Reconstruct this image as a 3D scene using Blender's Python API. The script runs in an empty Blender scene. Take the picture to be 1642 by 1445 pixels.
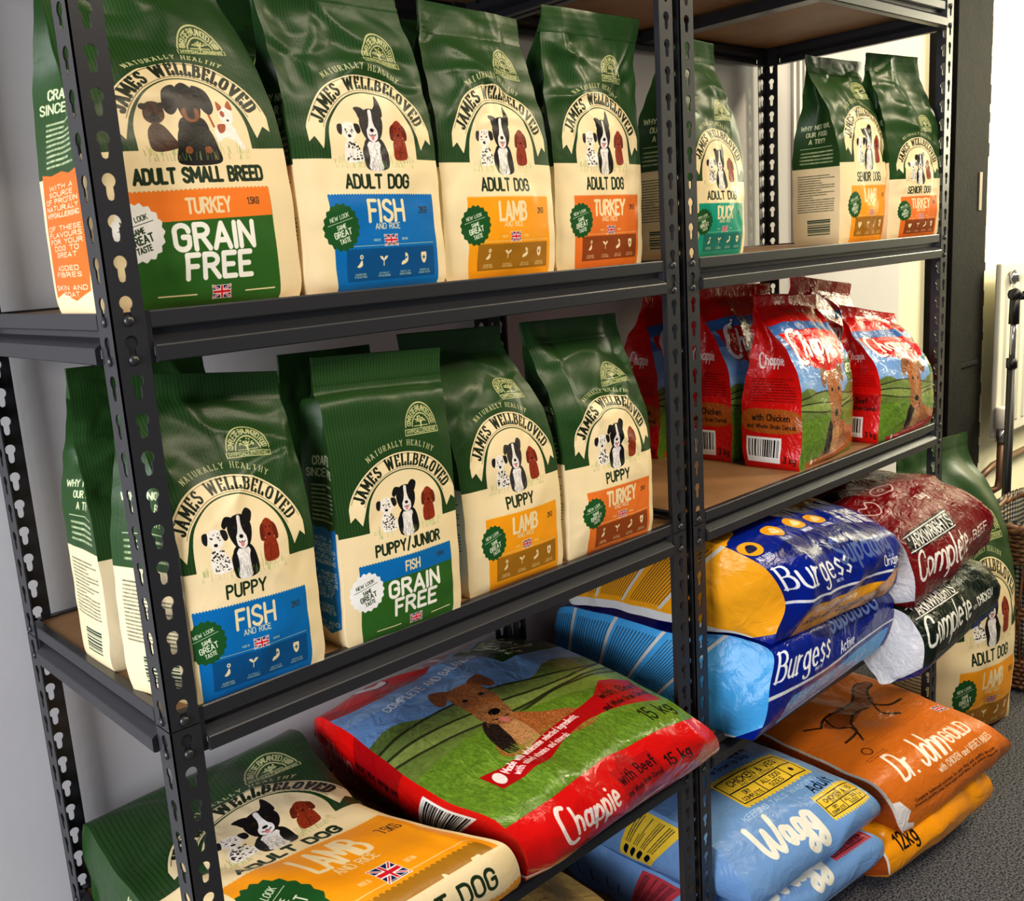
import bpy, bmesh, math
import numpy as np
from mathutils import Vector, Matrix

# ---------------------------------------------------------------------------
# camera, world, lights, exposure
# ---------------------------------------------------------------------------
scene = bpy.context.scene
col = scene.collection

cam_data = bpy.data.cameras.new('camera')
cam = bpy.data.objects.new('camera', cam_data)
col.objects.link(cam)
cam.location = (-0.36796, -0.9202, 1.36722)
cam.rotation_euler = (1.36993, 0.07061, -0.73276)
cam_data.sensor_width = 36.0
cam_data.lens = 36.0 * 1559.15 / 1642.0
cam_data.shift_x = 72.02 / 1642.0
cam_data.shift_y = 0.0
cam_data.clip_start = 0.05
scene.camera = cam

world = bpy.data.worlds.new('world')
scene.world = world
world.use_nodes = True
world.node_tree.nodes['Background'].inputs[0].default_value = (.80, .84, .95, 1)
world.node_tree.nodes['Background'].inputs[1].default_value = 0.13

scene.view_settings.view_transform = 'Standard'
scene.view_settings.look = 'None'
scene.view_settings.gamma = 1.0
scene.view_settings.exposure = 0.0


def area(name, loc, target, sx, sy, power, colr):
    d = bpy.data.lights.new(name, 'AREA')
    d.shape = 'RECTANGLE'
    d.size, d.size_y = sx, sy
    d.energy = power
    d.color = colr
    o = bpy.data.objects.new(name, d)
    col.objects.link(o)
    o.location = loc
    o.rotation_euler = (Vector(target) - Vector(loc)).to_track_quat('-Z', 'Y').to_euler()
    return o


# shop window daylight from the left, ceiling lamps above the aisle, bright doorway to the right
area('window_light', (-2.6, -.7, 1.5), (.3, .2, 1.0), 1.6, 1.8, 135, (.96, .96, 1.0))
area('ceiling_light', (.9, -1.5, 2.75), (.9, .0, .9), 1.2, .4, 40, (1.0, .84, .62))
area('ceiling_light_far', (2.7, -1.1, 2.7), (2.4, .1, 1.0), .5, .25, 38, (1.0, .84, .56))
area('doorway_light', (4.3, -.5, 2.0), (3.9, .47, 1.4), 1.0, 1.0, 75, (1.0, .93, .66))
# ---------------------------------------------------------------------------
# printed artwork: every picture is drawn here as numbers, stroke by stroke
# ---------------------------------------------------------------------------
def arc(cx, cy, rx, ry, a0, a1, n=9):
    return [(cx + rx * math.cos(math.radians(a0 + (a1 - a0) * i / n)), cy + ry * math.sin(math.radians(a0 + (a1 - a0) * i / n))) for i in range(n + 1)]


G = {}
G['A'] = (.54, [[(0, 0), (.27, 1), (.54, 0)], [(.1, .3), (.44, .3)]])
G['B'] = (.48, [[(0, 0), (0, 1), (.22, 1)] + arc(.22, .77, .2, .23, 90, -90) + [(.0, .54)], [(.22, .54)] + arc(.24, .27, .24, .27, 90, -90) + [(0, 0)]])
G['C'] = (.48, [[(.48, .72)] + arc(.24, .74, .24, .26, 0, 180) + arc(.24, .26, .24, .26, 180, 360) + [(.48, .28)]])
G['D'] = (.5, [[(0, 0), (0, 1), (.2, 1)] + arc(.24, .72, .26, .28, 90, 0) + arc(.24, .28, .26, .28, 0, -90) + [(0, 0)]])
G['E'] = (.4, [[(.4, 1), (0, 1), (0, 0), (.4, 0)], [(0, .52), (.33, .52)]])
G['F'] = (.4, [[(.4, 1), (0, 1), (0, 0)], [(0, .52), (.33, .52)]])
G['G'] = (.5, [[(.48, .74)] + arc(.24, .74, .24, .26, 0, 180) + arc(.24, .26, .24, .26, 180, 360) + [(.48, .5), (.28, .5)]])
G['H'] = (.5, [[(0, 0), (0, 1)], [(.5, 0), (.5, 1)], [(0, .52), (.5, .52)]])
G['I'] = (.02, [[(.01, 0), (.01, 1)]])
G['J'] = (.34, [[(.34, 1), (.34, .2)] + arc(.17, .2, .17, .2, 0, -180)])
G['K'] = (.5, [[(0, 0), (0, 1)], [(.48, 1), (0, .42)], [(.16, .6), (.5, 0)]])
G['L'] = (.38, [[(0, 1), (0, 0), (.38, 0)]])
G['M'] = (.66, [[(0, 0), (0, 1), (.33, .3), (.66, 1), (.66, 0)]])
G['N'] = (.5, [[(0, 0), (0, 1), (.5, 0), (.5, 1)]])
G['O'] = (.5, [arc(.25, .73, .25, .27, 0, 180) + arc(.25, .27, .25, .27, 180, 360) + [(.5, .73)]])
G['P'] = (.46, [[(0, 0), (0, 1), (.22, 1)] + arc(.22, .75, .23, .25, 90, -90) + [(0, .5)]])
G['Q'] = (.5, [G['O'][1][0], [(.3, .2), (.5, -.05)]])
G['R'] = (.48, [[(0, 0), (0, 1), (.22, 1)] + arc(.22, .76, .23, .24, 90, -90) + [(0, .52)], [(.22, .52), (.48, 0)]])
G['S'] = (.46, [arc(.23, .76, .22, .24, 20, 200) + [(.08, .6), (.36, .43)] + arc(.23, .26, .23, .26, 20, -160)])
G['T'] = (.5, [[(0, 1), (.5, 1)], [(.25, 1), (.25, 0)]])
G['U'] = (.5, [[(0, 1), (0, .26)] + arc(.25, .26, .25, .26, 180, 360) + [(.5, 1)]])
G['V'] = (.54, [[(0, 1), (.27, 0), (.54, 1)]])
G['W'] = (.84, [[(0, 1), (.2, 0), (.42, .85), (.64, 0), (.84, 1)]])
G['X'] = (.5, [[(0, 0), (.5, 1)], [(0, 1), (.5, 0)]])
G['Y'] = (.52, [[(0, 1), (.26, .48), (.52, 1)], [(.26, .48), (.26, 0)]])
G['Z'] = (.46, [[(0, 1), (.46, 1), (0, 0), (.46, 0)]])
G['0'] = G['O']
G['1'] = (.2, [[(0, .82), (.18, 1), (.18, 0)]])
G['2'] = (.44, [arc(.22, .76, .21, .24, 170, -20) + [(0, 0), (.44, 0)]])
G['3'] = (.44, [arc(.2, .76, .2, .24, 160, -80) + arc(.2, .27, .23, .27, 80, -160)])
G['4'] = (.48, [[(.36, 0), (.36, 1), (0, .3), (.48, .3)]])
G['5'] = (.44, [[(.42, 1), (.06, 1), (.02, .56)] + arc(.2, .3, .23, .3, 110, -160)])
G['6'] = (.44, [[(.36, 1), (.05, .45)] + arc(.22, .28, .2, .28, 160, -200)])
G['7'] = (.42, [[(0, 1), (.42, 1), (.14, 0)]])
G['8'] = (.44, [arc(.22, .77, .19, .23, -90, 270, 14), arc(.22, .27, .22, .27, -90, 270, 14)])
G['9'] = (.44, [arc(.22, .72, .2, .28, 0, 360, 14), [(.42, .72), (.2, 0)]])
G['/'] = (.36, [[(0, -.1), (.36, 1.1)]])
G['+'] = (.4, [[(0, .45), (.4, .45)], [(.2, .25), (.2, .65)]])
G['-'] = (.3, [[(0, .45), (.3, .45)]])
G['.'] = (.04, [[(.02, 0), (.03, 0)]])
G[','] = (.04, [[(.03, .02), (0, -.12)]])
G['?'] = (.4, [arc(.2, .76, .2, .24, 170, -30) + [(.2, .42), (.2, .28)], [(.2, .0), (.21, 0)]])
G['&'] = (.56, [[(.56, 0), (.12, .7)] + arc(.25, .82, .14, .18, 200, -20) + [(.05, .35)] + arc(.22, .22, .2, .22, 160, 300) + [(.52, .42)]])
G["'"] = (.04, [[(.02, 1), (.0, .8)]])
G['a'] = (.42, [arc(.2, .3, .2, .3, 60, 360, 12), [(.4, .6), (.4, .08), (.46, 0)]])
G['b'] = (.42, [[(0, 1), (0, 0)], arc(.2, .3, .2, .3, 180, -180, 12)])
G['c'] = (.38, [arc(.22, .3, .21, .3, 45, 315, 12)])
G['d'] = (.42, [arc(.2, .3, .2, .3, 0, 360, 12), [(.4, 1), (.4, 0)]])
G['e'] = (.4, [[(.02, .32), (.38, .34)] + arc(.2, .3, .19, .3, 10, 310, 12)])
G['f'] = (.3, [[(.32, .94), (.22, 1), (.14, .85), (.14, 0)], [(0, .6), (.3, .6)]])
G['g'] = (.42, [arc(.2, .32, .2, .28, 0, 360, 12), [(.4, .6), (.4, -.12)] + arc(.2, -.14, .2, .2, 0, -150)])
G['h'] = (.4, [[(0, 1), (0, 0)], [(0, .36)] + arc(.2, .38, .18, .22, 170, 0) + [(.38, 0)]])
G['i'] = (.04, [[(.02, .6), (.02, 0)], [(.02, .84), (.03, .84)]])
G['j'] = (.16, [[(.14, .6), (.14, -.15), (0, -.3)]])
G['k'] = (.38, [[(0, 1), (0, 0)], [(.34, .6), (0, .25)], [(.12, .35), (.38, 0)]])
G['l'] = (.06, [[(.02, 1), (.02, .06), (.08, 0)]])
G['m'] = (.64, [[(0, .6), (0, 0)], [(0, .36)] + arc(.16, .4, .15, .2, 170, 0) + [(.31, 0)], [(.31, .36)] + arc(.48, .4, .15, .2, 170, 0) + [(.63, 0)]])
G['n'] = (.4, [[(0, .6), (0, 0)], [(0, .36)] + arc(.2, .38, .18, .22, 170, 0) + [(.38, 0)]])
G['o'] = (.42, [arc(.21, .3, .2, .3, 0, 360, 12)])
G['p'] = (.42, [[(0, .6), (0, -.36)], arc(.21, .3, .2, .3, 180, -180, 12)])
G['q'] = (.42, [[(.4, .6), (.4, -.36)], arc(.2, .3, .2, .3, 0, 360, 12)])
G['r'] = (.26, [[(0, .6), (0, 0)], [(0, .36), (.1, .56), (.26, .58)]])
G['s'] = (.34, [[(.33, .52), (.18, .62), (.03, .48), (.16, .34), (.32, .2), (.18, 0), (0, .08)]])
G['t'] = (.26, [[(.12, .85), (.12, .1), (.26, 0)], [(0, .6), (.26, .6)]])
G['u'] = (.4, [[(0, .6), (0, .22)] + arc(.19, .22, .19, .22, 180, 360) + [(.38, .6), (.38, 0)]])
G['v'] = (.38, [[(0, .6), (.19, 0), (.38, .6)]])
G['w'] = (.56, [[(0, .6), (.14, 0), (.28, .5), (.42, 0), (.56, .6)]])
G['x'] = (.36, [[(0, 0), (.36, .6)], [(0, .6), (.36, 0)]])
G['y'] = (.38, [[(0, .6), (.2, .02)], [(.38, .6), (.12, -.36)]])
G[' '] = (.26, [])


def vnoise(w, h, cell, rng):
    """smooth value noise in 0..1 with square cells of `cell` pixels"""
    gw, gh = int(w / cell) + 3, int(h / cell) + 3
    g = rng.random((gh, gw))
    x, y = np.arange(w) / cell, np.arange(h) / cell
    xi, yi = x.astype(int), y.astype(int)
    fx, fy = x - xi, y - yi
    fx, fy = fx * fx * (3 - 2 * fx), (fy * fy * (3 - 2 * fy))[:, None]
    a, b = g[yi][:, xi], g[yi][:, xi + 1]
    c, d = g[yi + 1][:, xi], g[yi + 1][:, xi + 1]
    return (a * (1 - fx) + b * fx) * (1 - fy) + (c * (1 - fx) + d * fx) * fy


def spline(pts, closed=True, n=6):
    P = [np.array(p, float) for p in pts]
    out = []
    N = len(P)
    rng = range(N) if closed else range(N - 1)
    for i in rng:
        if closed:
            a, b, c, d = P[i - 1], P[i], P[(i + 1) % N], P[(i + 2) % N]
        else:
            a, b, c, d = P[max(i - 1, 0)], P[i], P[i + 1], P[min(i + 2, N - 1)]
        for k in range(n):
            t = k / n
            out.append(tuple(.5 * ((2 * b) + (c - a) * t + (2 * a - 5 * b + 4 * c - d) * t * t + (3 * b - a - 3 * c + d) * t ** 3)))
    if not closed:
        out.append(tuple(P[-1]))
    return out


class Art:
    """a sheet of print; x runs 0..1 across, y runs 0..h up the sheet (unit = sheet width)"""

    def __init__(s, px, h, base, seed=1):
        s.W, s.H, s.h = px, int(round(px * h)), h
        s.im = np.empty((s.H, s.W, 3), np.float32)
        s.im[:] = base
        s.rng = np.random.default_rng(seed)
        s.M = (1, 0, 0, 0, 1, 0)
        s.wy, s.wx = None, (0, 1)

    def place(s, x=0, y=0, sc=1, rot=0, sx=1):
        c, n = math.cos(math.radians(rot)), math.sin(math.radians(rot))
        s.M = (c * sc * sx, -n * sc, x, n * sc * sx, c * sc, y)
        s.sc = sc

    def tp(s, pts):
        P = np.array(pts, float).reshape(-1, 2)
        a, b, c, d, e, f = s.M
        x = a * P[:, 0] + b * P[:, 1] + c
        y = d * P[:, 0] + e * P[:, 1] + f
        if s.wy:
            y = np.where(y < 0, y, np.interp(y, s.wy[0], s.wy[1]))
        x = s.wx[0] + s.wx[1] * x
        return np.stack([x * s.W, s.H - y * s.W], 1)

    def cov_poly(s, polys):
        SS = 3
        Q = [s.tp(p) for p in polys]
        al = np.concatenate(Q)
        x0, y0 = np.floor(al.min(0)).astype(int) - 1
        x1, y1 = np.ceil(al.max(0)).astype(int) + 1
        x0, y0, x1, y1 = max(x0, 0), max(y0, 0), min(x1, s.W), min(y1, s.H)
        if x1 <= x0 or y1 <= y0:
            return None
        w, h = (x1 - x0) * SS, (y1 - y0) * SS
        acc = np.zeros((h, w + 1), np.int32)
        for q in Q:
            p = (q - (x0, y0)) * SS
            r = np.roll(p, -1, 0)
            for (ax, ay), (bx, by) in zip(p, r):
                if ay == by:
                    continue
                if ay > by:
                    ax, ay, bx, by = bx, by, ax, ay
                i0, i1 = max(int(math.ceil(ay - .5)), 0), min(int(math.ceil(by - .5)), h)
                if i1 <= i0:
                    continue
                rows = np.arange(i0, i1)
                xc = ax + (rows + .5 - ay) * (bx - ax) / (by - ay)
                acc[rows, np.clip(np.ceil(xc - .5).astype(int), 0, w)] += 1
        m = (np.cumsum(acc, 1)[:, :w] & 1).astype(np.float32)
        return x0, y0, x1, y1, m.reshape(y1 - y0, SS, x1 - x0, SS).mean((1, 3))

    def blend(s, box, col, a=1.0, fur=0, cell=3, grad=None):
        if box is None:
            return
        x0, y0, x1, y1, m = box
        col = np.array(col, np.float32)
        if fur:
            nz = vnoise(x1 - x0, y1 - y0, cell, s.rng) * .6 + s.rng.random((y1 - y0, x1 - x0)) * .4
            c = col * (1 + fur * (nz[..., None] * 2 - 1))
        else:
            c = col
        k = (m * a)[..., None]
        s.im[y0:y1, x0:x1] = s.im[y0:y1, x0:x1] * (1 - k) + np.clip(c, 0, 1) * k

    def poly(s, pts, col, a=1.0, **k):
        polys = pts if isinstance(pts[0][0], (list, tuple)) else [pts]
        s.blend(s.cov_poly(polys), col, a, **k)

    def rect(s, x0, y0, x1, y1, col, a=1.0, **k):
        s.poly([(x0, y0), (x1, y0), (x1, y1), (x0, y1)], col, a, **k)

    def blob(s, pts, col, a=1.0, **k):
        s.poly(spline(pts), col, a, **k)

    def ell(s, cx, cy, rx, ry, col, a=1.0, rot=0, **k):
        c, n = math.cos(math.radians(rot)), math.sin(math.radians(rot))
        s.poly([(cx + c * rx * math.cos(t) - n * ry * math.sin(t), cy + n * rx * math.cos(t) + c * ry * math.sin(t)) for t in np.linspace(0, 2 * math.pi, 28)[:-1]], col, a, **k)

    def strokes(s, lines, r, col, a=1.0, contrast=None):
        """lines of points in sheet units; r is the half width (same units)"""
        L = [s.tp(l) for l in lines]
        if not L:
            return
        al = np.concatenate(L)
        R = r * s.W
        Rm = R * 1.3 + 1.5
        x0, y0 = np.floor(al.min(0) - Rm).astype(int)
        x1, y1 = np.ceil(al.max(0) + Rm).astype(int)
        x0, y0, x1, y1 = max(x0, 0), max(y0, 0), min(x1, s.W), min(y1, s.H)
        if x1 <= x0 or y1 <= y0:
            return
        cov = np.zeros((y1 - y0, x1 - x0), np.float32)
        for l in L:
            for (ax, ay), (bx, by) in zip(l[:-1], l[1:]):
                dx, dy = bx - ax, by - ay
                LL = dx * dx + dy * dy + 1e-9
                rr = R
                if contrast is not None:
                    ca, cb = contrast
                    ln = math.sqrt(LL)
                    vert = abs(dx * cb[0] + dy * cb[1]) / ln
                    rr = R * (1 - ca * (1 - vert))
                u0, v0 = int(min(ax, bx) - rr - 2), int(min(ay, by) - rr - 2)
                u1, v1 = int(max(ax, bx) + rr + 3), int(max(ay, by) + rr + 3)
                u0, v0, u1, v1 = max(u0, x0), max(v0, y0), min(u1, x1), min(v1, y1)
                if u1 <= u0 or v1 <= v0:
                    continue
                X = np.arange(u0, u1) + .5 - ax
                Y = (np.arange(v0, v1) + .5 - ay)[:, None]
                t = np.clip((X * dx + Y * dy) / LL, 0, 1)
                d = np.hypot(X - t * dx, Y - t * dy)
                c = np.clip(rr - d + .5, 0, 1) if rr > .5 else np.clip(1 - d, 0, 1) * rr * 2
                sl = cov[v0 - y0:v1 - y0, u0 - x0:u1 - x0]
                np.maximum(sl, c, out=sl)
        s.blend((x0, y0, x1, y1, cov), col, a)

    def line(s, pts, r, col, a=1.0):
        s.strokes([pts], r, col, a)

    def text_width(s, t, size, sx=1, gap=.2):
        return sum((G.get(c, G[' '])[0] * sx + gap) * size for c in t) - gap * size

    def text(s, t, x, y, size, col, w=.16, sx=1, gap=.2, align='c', rot=0, shear=0, serif=False, a=1.0, fit=None):
        """t along a straight line; size = capital height; w = stroke width / size"""
        tw = s.text_width(t, size, sx, gap)
        if fit:
            sx *= fit / tw
            gap *= fit / tw
            tw = fit
        o = {'c': -tw / 2, 'l': 0, 'r': -tw}[align]
        c, n = math.cos(math.radians(rot)), math.sin(math.radians(rot))
        for ch in t:
            gw, gl = G.get(ch, G[' '])
            gl2 = list(gl)
            if serif:
                gl2 = gl2 + serifs(gl)
            ls = []
            for l in gl2:
                q = [((o + (px * sx + shear * py) * size), py * size) for px, py in l]
                ls.append([(x + c * u - n * v, y + n * u + c * v) for u, v in q])
            if ls:
                s.strokes(ls, size * w / 2, col, a, contrast=(.6, (math.sin(math.radians(rot)), math.cos(math.radians(rot)))) if serif else None)
            o += (gw * sx + gap) * size

    def arctext(s, t, cx, cy, r, a0, a1, size, col, w=.15, sx=1, serif=True, a=1.0, ry=None):
        """t along an arc from angle a0 to a1 (degrees, clockwise), baseline radius r"""
        ws = [G.get(c, G[' '])[0] * sx + .22 for c in t]
        tot = sum(ws)
        p = 0
        for ch, gwid in zip(t, ws):
            m = (p + gwid / 2) / tot
            ang = math.radians(a0 + (a1 - a0) * m)
            gw, gl = G.get(ch, G[' '])
            ux, uy = math.sin(ang), -math.cos(ang)
            vx, vy = math.cos(ang), math.sin(ang)
            bx, by = cx + r * vx, cy + (ry or r) * vy
            gl2 = list(gl) + (serifs(gl) if serif else [])
            ls = [[(bx + ((px - gw / 2) * sx * ux + py * vx) * size, by + ((px - gw / 2) * sx * uy + py * vy) * size) for px, py in l] for l in gl2]
            if ls:
                s.strokes(ls, size * w / 2, col, a, contrast=(.55, (vx, -vy)) if serif else None)
            p += gwid

    def small_print(s, x0, y0, x1, y1, n, col, a=.8):
        """lines of print too small to read"""
        dy = (y1 - y0) / n
        for i in range(n):
            y = y1 - (i + .5) * dy
            x = x0
            end = x1 - (x1 - x0) * (0 if s.rng.random() > .25 else s.rng.random() * .6)
            while x < end:
                l = s.rng.uniform(.012, .05)
                s.line([(x, y), (min(x + l, end), y)], dy * .22, col, a * s.rng.uniform(.6, 1))
                x += l + .012

    def barcode(s, x0, y0, x1, y1, col=(.05, .05, .05), bg=(.97, .97, .95), horiz=False, pad=.06):
        s.rect(x0, y0, x1, y1, bg)
        p = pad * (x1 - x0)
        if horiz:
            y = y0 + p
            while y < y1 - p:
                h = s.rng.choice([.006, .012, .018]) * 1.6
                s.rect(x0 + p, y, x1 - p, min(y + h, y1 - p), col)
                y += h + s.rng.choice([.008, .016])* 1.6
        else:
            x = x0 + p
            while x < x1 - p:
                w = s.rng.choice([.004, .008, .012]) * (x1 - x0) * 4
                s.rect(x, y0 + p * 2.5, min(x + w, x1 - p), y1 - p, col)
                x += w + s.rng.choice([.005, .01]) * (x1 - x0) * 4

    def image(s, name):
        im = bpy.data.images.new(name, s.W, s.H)
        px = np.ones((s.H, s.W, 4), np.float32)
        px[..., :3] = np.clip(s.im[::-1], 0, 1)
        im.pixels.foreach_set(px.ravel())
        im.pack()
        return im


def serifs(gl):
    out = []
    for l in gl:
        for p, q in ((l[0], l[1]), (l[-1], l[-2])):
            if abs(p[1] - q[1]) > .4 and (abs(p[1]) < .03 or abs(p[1] - 1) < .03):
                out.append([(p[0] - .11, p[1]), (p[0] + .11, p[1])])
        if len(l) == 3 or len(l) == 5:
            for p in l[1:-1]:
                if abs(p[1]) < .02 and len(l) == 3 and p[0] < .05:
                    out.append([(p[0] - .1, p[1]), (p[0] + .1, p[1])])
    for l in gl:
        if len(l) >= 3 and l[0][0] < .02 and abs(l[0][1]) < .02 and abs(l[1][1] - 1) < .02:
            out.append([(-.1, 1), (.06, 1)])
        if len(l) == 4 and l[0][1] == 1 and l[3][1] == 0:   # the arms of E
            out.append([(.4, 1), (.4, .84)])
            out.append([(.4, 0), (.4, .17)])
        if len(l) == 3 and l[0] == (0, 1) and l[2][1] == 0 and l[2][0] > .3 and l[1] == (0, 0):
            out.append([(.38, 0), (.38, .18)])
    return out


GREEN = (.135, .26, .105)
GREEN_D = (.06, .15, .06)
CREAM = (.92, .845, .665)
INK = (.10, .17, .09)


def union_jack(a, x, y, w, rot=0):
    h = w * .56
    sv = a.M
    a.place(x, y, w, rot)
    a.rect(-.53, -.31, .53, .31, (.9, .88, .84))
    a.rect(-.5, -.28, .5, .28, (.06, .1, .3))
    for q in (((-.5, -.28), (.5, .28)), ((-.5, .28), (.5, -.28))):
        a.line(q, w * .055, (.93, .9, .88))
        a.line(q, w * .022, (.75, .1, .15))
    a.rect(-.5, -.095, .5, .095, (.95, .93, .9))
    a.rect(-.095, -.28, .095, .28, (.95, .93, .9))
    a.rect(-.5, -.055, .5, .055, (.78, .1, .15))
    a.rect(-.055, -.28, .055, .28, (.78, .1, .15))
    a.M = sv


def zigzag(x0, x1, y, n, d):
    pts = []
    for i in range(n):
        xa, xb = x0 + (x1 - x0) * i / n, x0 + (x1 - x0) * (i + 1) / n
        pts += [(xa, y), ((xa * .7 + xb * .3), y + d), ((xa * .3 + xb * .7), y + d), (xb, y)]
    return pts


def badge(a, x, y, r, bg, fg):
    pts = []
    for i in range(72):
        t = i / 72 * 2 * math.pi
        rr = r * (1 + .05 * math.cos(t * 18))
        pts.append((x + rr * math.cos(t), y + rr * math.sin(t)))
    a.poly(pts, bg)
    s = r / .14
    q = 14
    c, n = math.cos(math.radians(q)), math.sin(math.radians(q))

    def at(u, v):
        return x + (c * u - n * v) * s, y + (n * u + c * v) * s
    a.text('NEW LOOK', *at(0, .052), .024 * s, fg, w=.17, rot=q, fit=.15 * s)
    a.line([at(-.1, .036), at(.1, .036)], .0016 * s, fg)
    a.text('SAME', *at(0, -.008), .026 * s, fg, w=.2, rot=q)
    a.text('GREAT', *at(0, -.055), .036 * s, fg, w=.2, rot=q, fit=.135 * s)
    a.text('TASTE', *at(0, -.095), .026 * s, fg, w=.2, rot=q)


def icons(a, x0, y0, x1, y1, panel, fg, heart=False):
    n = 16
    top = zigzag(x0, x1, y1, 26, .006)
    a.poly([(x0, y0)] + top + [(x1, y0)], panel)
    a.line([(x0, y1 + .02), (x1, y1 + .02)], .0016, fg, .8)
    w = x1 - x0
    cy = y0 + (y1 - y0) * .62
    X = [x0 + w * k for k in (.14, .4, .64, .87)]
    k = (y1 - y0) / .19
    if heart:
        a.blob([(X[0], cy - .035 * k), (X[0] - .035 * k, cy + .005), (X[0] - .02 * k, cy + .032 * k), (X[0], cy + .018 * k), (X[0] + .02 * k, cy + .032 * k), (X[0] + .035 * k, cy + .005)], fg)
    else:
        a.ell(X[0] + .01 * k, cy + .03 * k, .014 * k, .014 * k, fg)
        a.ell(X[0] + .01 * k, cy + .03 * k, .006 * k, .006 * k, panel)
        a.blob([(X[0] + .012 * k, cy + .012 * k), (X[0] + .018 * k, cy - .02 * k), (X[0] - .005 * k, cy - .035 * k), (X[0] - .025 * k, cy - .03 * k), (X[0] - .008 * k, cy - .012 * k)], fg)
    a.line([(X[1], cy - .03 * k), (X[1], cy + .01 * k)], .0035 * k, fg)
    a.blob([(X[1], cy + .002 * k), (X[1] - .018 * k, cy + .008 * k), (X[1] - .034 * k, cy + .028 * k), (X[1] - .01 * k, cy + .026 * k)], fg)
    a.blob([(X[1], cy + .002 * k), (X[1] + .018 * k, cy + .008 * k), (X[1] + .034 * k, cy + .028 * k), (X[1] + .01 * k, cy + .026 * k)], fg)
    a.blob([(X[2] + .004 * k, cy + .04 * k), (X[2] + .026 * k, cy + .03 * k), (X[2] + .028 * k, cy - .01 * k), (X[2] + .0 * k, cy - .03 * k), (X[2] - .03 * k, cy - .034 * k), (X[2] - .022 * k, cy - .012 * k), (X[2] + .004 * k, cy + .0 * k)], fg)
    a.ell(X[2] + .014 * k, cy + .012 * k, .006 * k, .008 * k, panel)
    a.blob([(X[3] - .024 * k, cy + .034 * k), (X[3], cy + .038 * k), (X[3] + .024 * k, cy + .034 * k), (X[3] + .02 * k, cy - .012 * k), (X[3], cy - .034 * k), (X[3] - .02 * k, cy - .012 * k)], fg)
    a.rect(X[3] - .004 * k, cy - .01 * k, X[3] + .004 * k, cy + .02 * k, panel)
    a.rect(X[3] - .013 * k, cy + .001 * k, X[3] + .013 * k, cy + .009 * k, panel)
    for q, (t1, t2) in enumerate((('BALANCED BLEND', 'OF DIETARY FIBRES'), ('NATURALLY', 'HYPOALLERGENIC'), ('GENTLE ON', 'SENSITIVE TUMMIES'), ('SUPPORTS THE', 'IMMUNE SYSTEM'))):
        a.text(t1, X[q], y0 + .036 * k, .0095 * k, fg, w=.2, a=.8, fit=.085 * k)
        a.text(t2, X[q], y0 + .02 * k, .0095 * k, fg, w=.2, a=.8, fit=.1 * k)


# ---- dogs, painted small ---------------------------------------------------
def collie(a, x, y, sc, pup=True, grey=False, ear=None):
    sv = a.M
    a.place(x, y, sc)
    K = (.2, .19, .18) if grey else (.07, .065, .065)
    Wt = (.9, .88, .86)
    a.blob([(-.2, .0), (-.22, .25), (-.17, .45), (0, .55), (.18, .45), (.25, .2), (.22, 0), (0, -.05)], K, fur=.5)
    a.blob([(-.13, -.03), (-.15, .2), (-.13, .4), (0, .5), (.12, .42), (.13, .2), (.1, -.03)], Wt, fur=.18)
    for i in range(26):
        u = a.rng.uniform(-.13, .12)
        v = a.rng.uniform(.0, .4)
        a.line([(u, v), (u + a.rng.uniform(-.03, .03), v - .09)], .006 * sc, (.55, .54, .56), .5)
    a.blob([(-.22, .05), (-.24, .3), (-.15, .42), (-.12, .2), (-.16, .02)], K, fur=.5)
    a.blob([(.12, .02), (.1, .3), (.16, .42), (.23, .3), (.22, .05)], K, fur=.5)
    # ears
    if ear == 'up':
        a.blob([(-.2, .82), (-.26, .93), (-.3, 1.0), (-.2, 1.02), (-.1, .96)], K, fur=.4)
        a.blob([(.04, .93), (.11, 1.05), (.16, 1.2), (.22, 1.06), (.22, .86)], K, fur=.4)
    else:
        a.blob([(-.12, .95), (-.24, .98), (-.31, .85), (-.27, .78), (-.2, .84)], K, fur=.4)
        a.blob([(.08, .96), (.17, 1.08), (.27, 1.02), (.25, .9), (.2, .84)], K, fur=.4)
    a.blob([(-.2, .62), (-.22, .8), (-.14, .95), (0, 1.0), (.15, .95), (.22, .8), (.2, .62), (.12, .48), (0, .44), (-.12, .48)], K, fur=.3)
    a.blob([(-.03, .97), (-.035, .82), (-.06, .7), (-.1, .62), (-.09, .5), (0, .44), (.09, .5), (.1, .62), (.06, .7), (.035, .82), (.03, .97)], Wt, fur=.1)
    a.ell(0, .63, .038, .03, (.04, .04, .05))
    a.ell(-.085, .79, .02, .02, (.3, .18, .08))
    a.ell(.085, .79, .02, .02, (.3, .18, .08))
    a.ell(-.085, .79, .01, .012, (0, 0, 0))
    a.ell(.085, .79, .01, .012, (0, 0, 0))
    a.line([(-.06, .56), (-.03, .535), (0, .56), (.03, .535), (.06, .56)], .006 * sc, (.15, .1, .1))
    a.blob([(-.03, .54), (.03, .54), (.025, .49), (0, .47), (-.025, .49)], (.85, .5, .52))
    a.M = sv


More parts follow.
